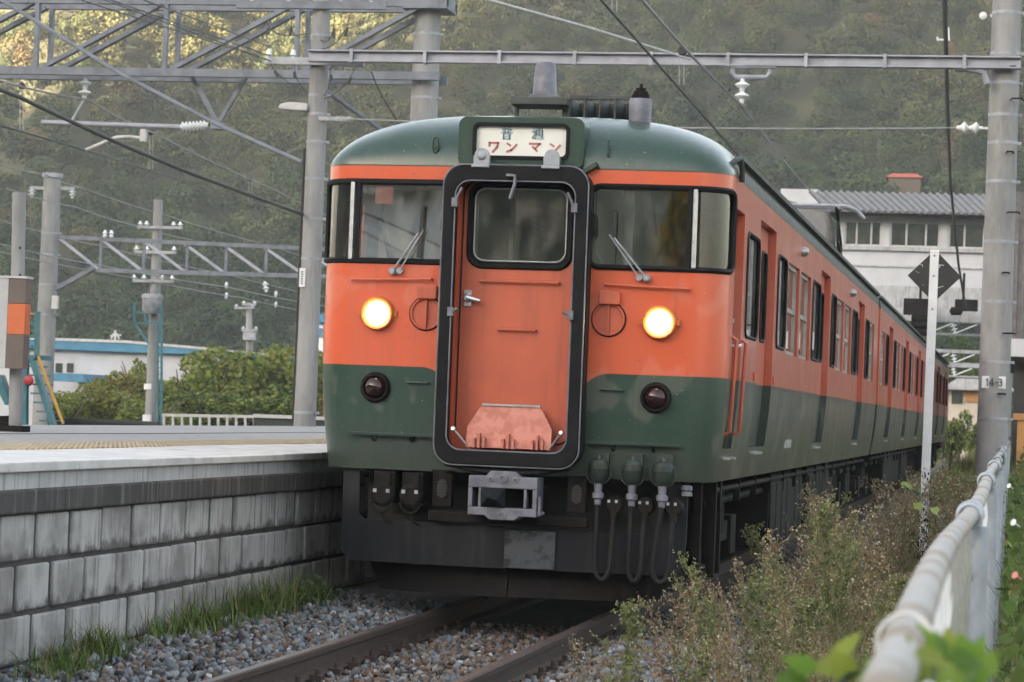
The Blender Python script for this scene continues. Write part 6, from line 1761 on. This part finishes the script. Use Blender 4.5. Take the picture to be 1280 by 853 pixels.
tag(np_mesh('bank_vines', V.reshape(-1, 3), np.arange(n_ * 4).reshape(-1, 4), 'leaf', np.repeat(C_, 4, 0)), kind='stuff')
FP = [(.16, .17, .05), (.20, .19, .07), (.12, .14, .04)]
ps = [blades(5000, area(1.7, 4.5, 22, 92, 1., 1.2), (.3, .95), .03, FP, .7), blades(1800, area(1.9, 3.1, 12, 26), (.3, .7), .012, UP, .8)]
V, F_, C_ = join(ps); tag(np_mesh('trackside_grass', V, F_, 'grass', C_), kind='stuff')

# pink-white bindweed flowers on the fence bank
for i, (px, py, Y) in enumerate(((1262, 548, -5.), (1268, 594, -8.6), (1270, 660, -9.3))):
    c = Vector(at(px, py + 60, Y)); k = MB(); k.lathe(c, (-.6, -.7, .4), [(.002, -.03), (.003, -.012), (.006, 0), (.012, .006)], 10)
    tag(k.build('flower', 'sticker_pink' if i == 2 else 'porcelain', smooth=True), ['small white bindweed flower high on the bank behind the fence', 'small white bindweed flower behind the fence post', 'small pink bindweed flower low behind the fence post'][i], 'flower', 'bindweed flowers behind the fence')


# climbing vine over the near end of the fence
def leaf_geo(base, d, nrm, L, w):
    """heart-shaped leaf: grid of 7 x 3 folded along the midrib"""
    d = np.array(d, float); d /= np.linalg.norm(d); s = np.cross(nrm, d); s /= np.linalg.norm(s); u = np.cross(d, s)
    V, F_ = [], []
    prof = [(-.08, .30), (.05, .42), (.22, .50), (.42, .44), (.62, .32), (.82, .15), (1., .01)]
    for t, ww in prof:
        c = np.array(base) + d * t * L - u * (t ** 2) * L * .25
        V += [c + s * ww * w + u * .10 * ww * L, c, c - s * ww * w + u * .10 * ww * L]
    for i in range(6):
        for j in range(2): F_.append([3 * i + j, 3 * i + j + 1, 3 * i + j + 4, 3 * i + j + 3])
    return V, F_


def vine(name, label, spots_, L, pal, stem_pts):
    o = thing(name, label, 'vine', tuple(stem_pts[0]))
    k = MB(); k.tube(stem_pts, .004, 6); k.build('stem', 'green_sock', o)
    Vs, Fs, Cs, off = [], [], [], 0
    loc = np.array(o.location)
    for (px, py, Y, ang) in spots_:
        b = at(px, py, Y); view = CAMP - b; view /= np.linalg.norm(view)
        d = rt * math.cos(ang) + up * math.sin(ang) + view * rng.uniform(-.3, .4)
        nrm = view * .6 + np.array([0, 0, 1.]) * .6 + rng.normal(size=3) * .25
        V, F_ = leaf_geo(b - loc, d, nrm, L * rng.uniform(.7, 1.1), L * rng.uniform(.65, .9))
        Vs += V; Fs += [[i + off for i in f] for f in F_]; off += len(V)
        c = np.array(pal[rng.integers(len(pal))]) * rng.uniform(.8, 1.2); Cs += [c] * len(V)
    lo = np_mesh('leaves', np.array(Vs), np.array(Fs), 'leafnear', np.array(Cs), o)
    lo.data.polygons.foreach_set('use_smooth', [True] * len(lo.data.polygons))
    return o


VP = [(.12, .22, .028), (.17, .27, .035), (.09, .17, .026), (.22, .27, .045)]
sp_ = []
for i in range(44):
    px = 1105 + 130 * rng.random(); py = 816 + 45 * rng.random() + max(0, (px - 1190)) * .25
    sp_.append((px, py, -14.35 + rng.normal() * .15, rng.uniform(-.5, 3.4)))
sp_ += [(1015, 838, -14.2, 2.6), (1030, 842, -14.1, 1.2), (1005, 850, -14.2, 3.0), (1050, 820, -14., 1.0), (1128, 800, -14.2, .4), (1140, 812, -14.3, 3.0), (1105, 845, -14.3, 3.3), (1060, 848, -14.2, 2.0)]
vine('climbing_vine', 'bright green blurred vine leaves over the nearest end of the mesh fence', sp_, .043, VP, [at(1000, 905, -14.3), at(1060, 845, -14.2), at(1110, 830, -14.3), at(1180, 835, -14.3), at(1250, 870, -14.4)])
vine('climbing_vine', 'small vine tendril with pale leaves reaching left from the far bend of the mesh fence', [(1128, 607, -6., .2), (1140, 612, -6., 2.4), (1146, 636, -6.1, 1.), (1172, 640, -6.2, 2.6)], .05, [(.17, .22, .06), (.20, .25, .08)], [at(1190, 668, -6.2), at(1165, 640, -6.1), at(1150, 618, -6.), at(1130, 606, -6.)])
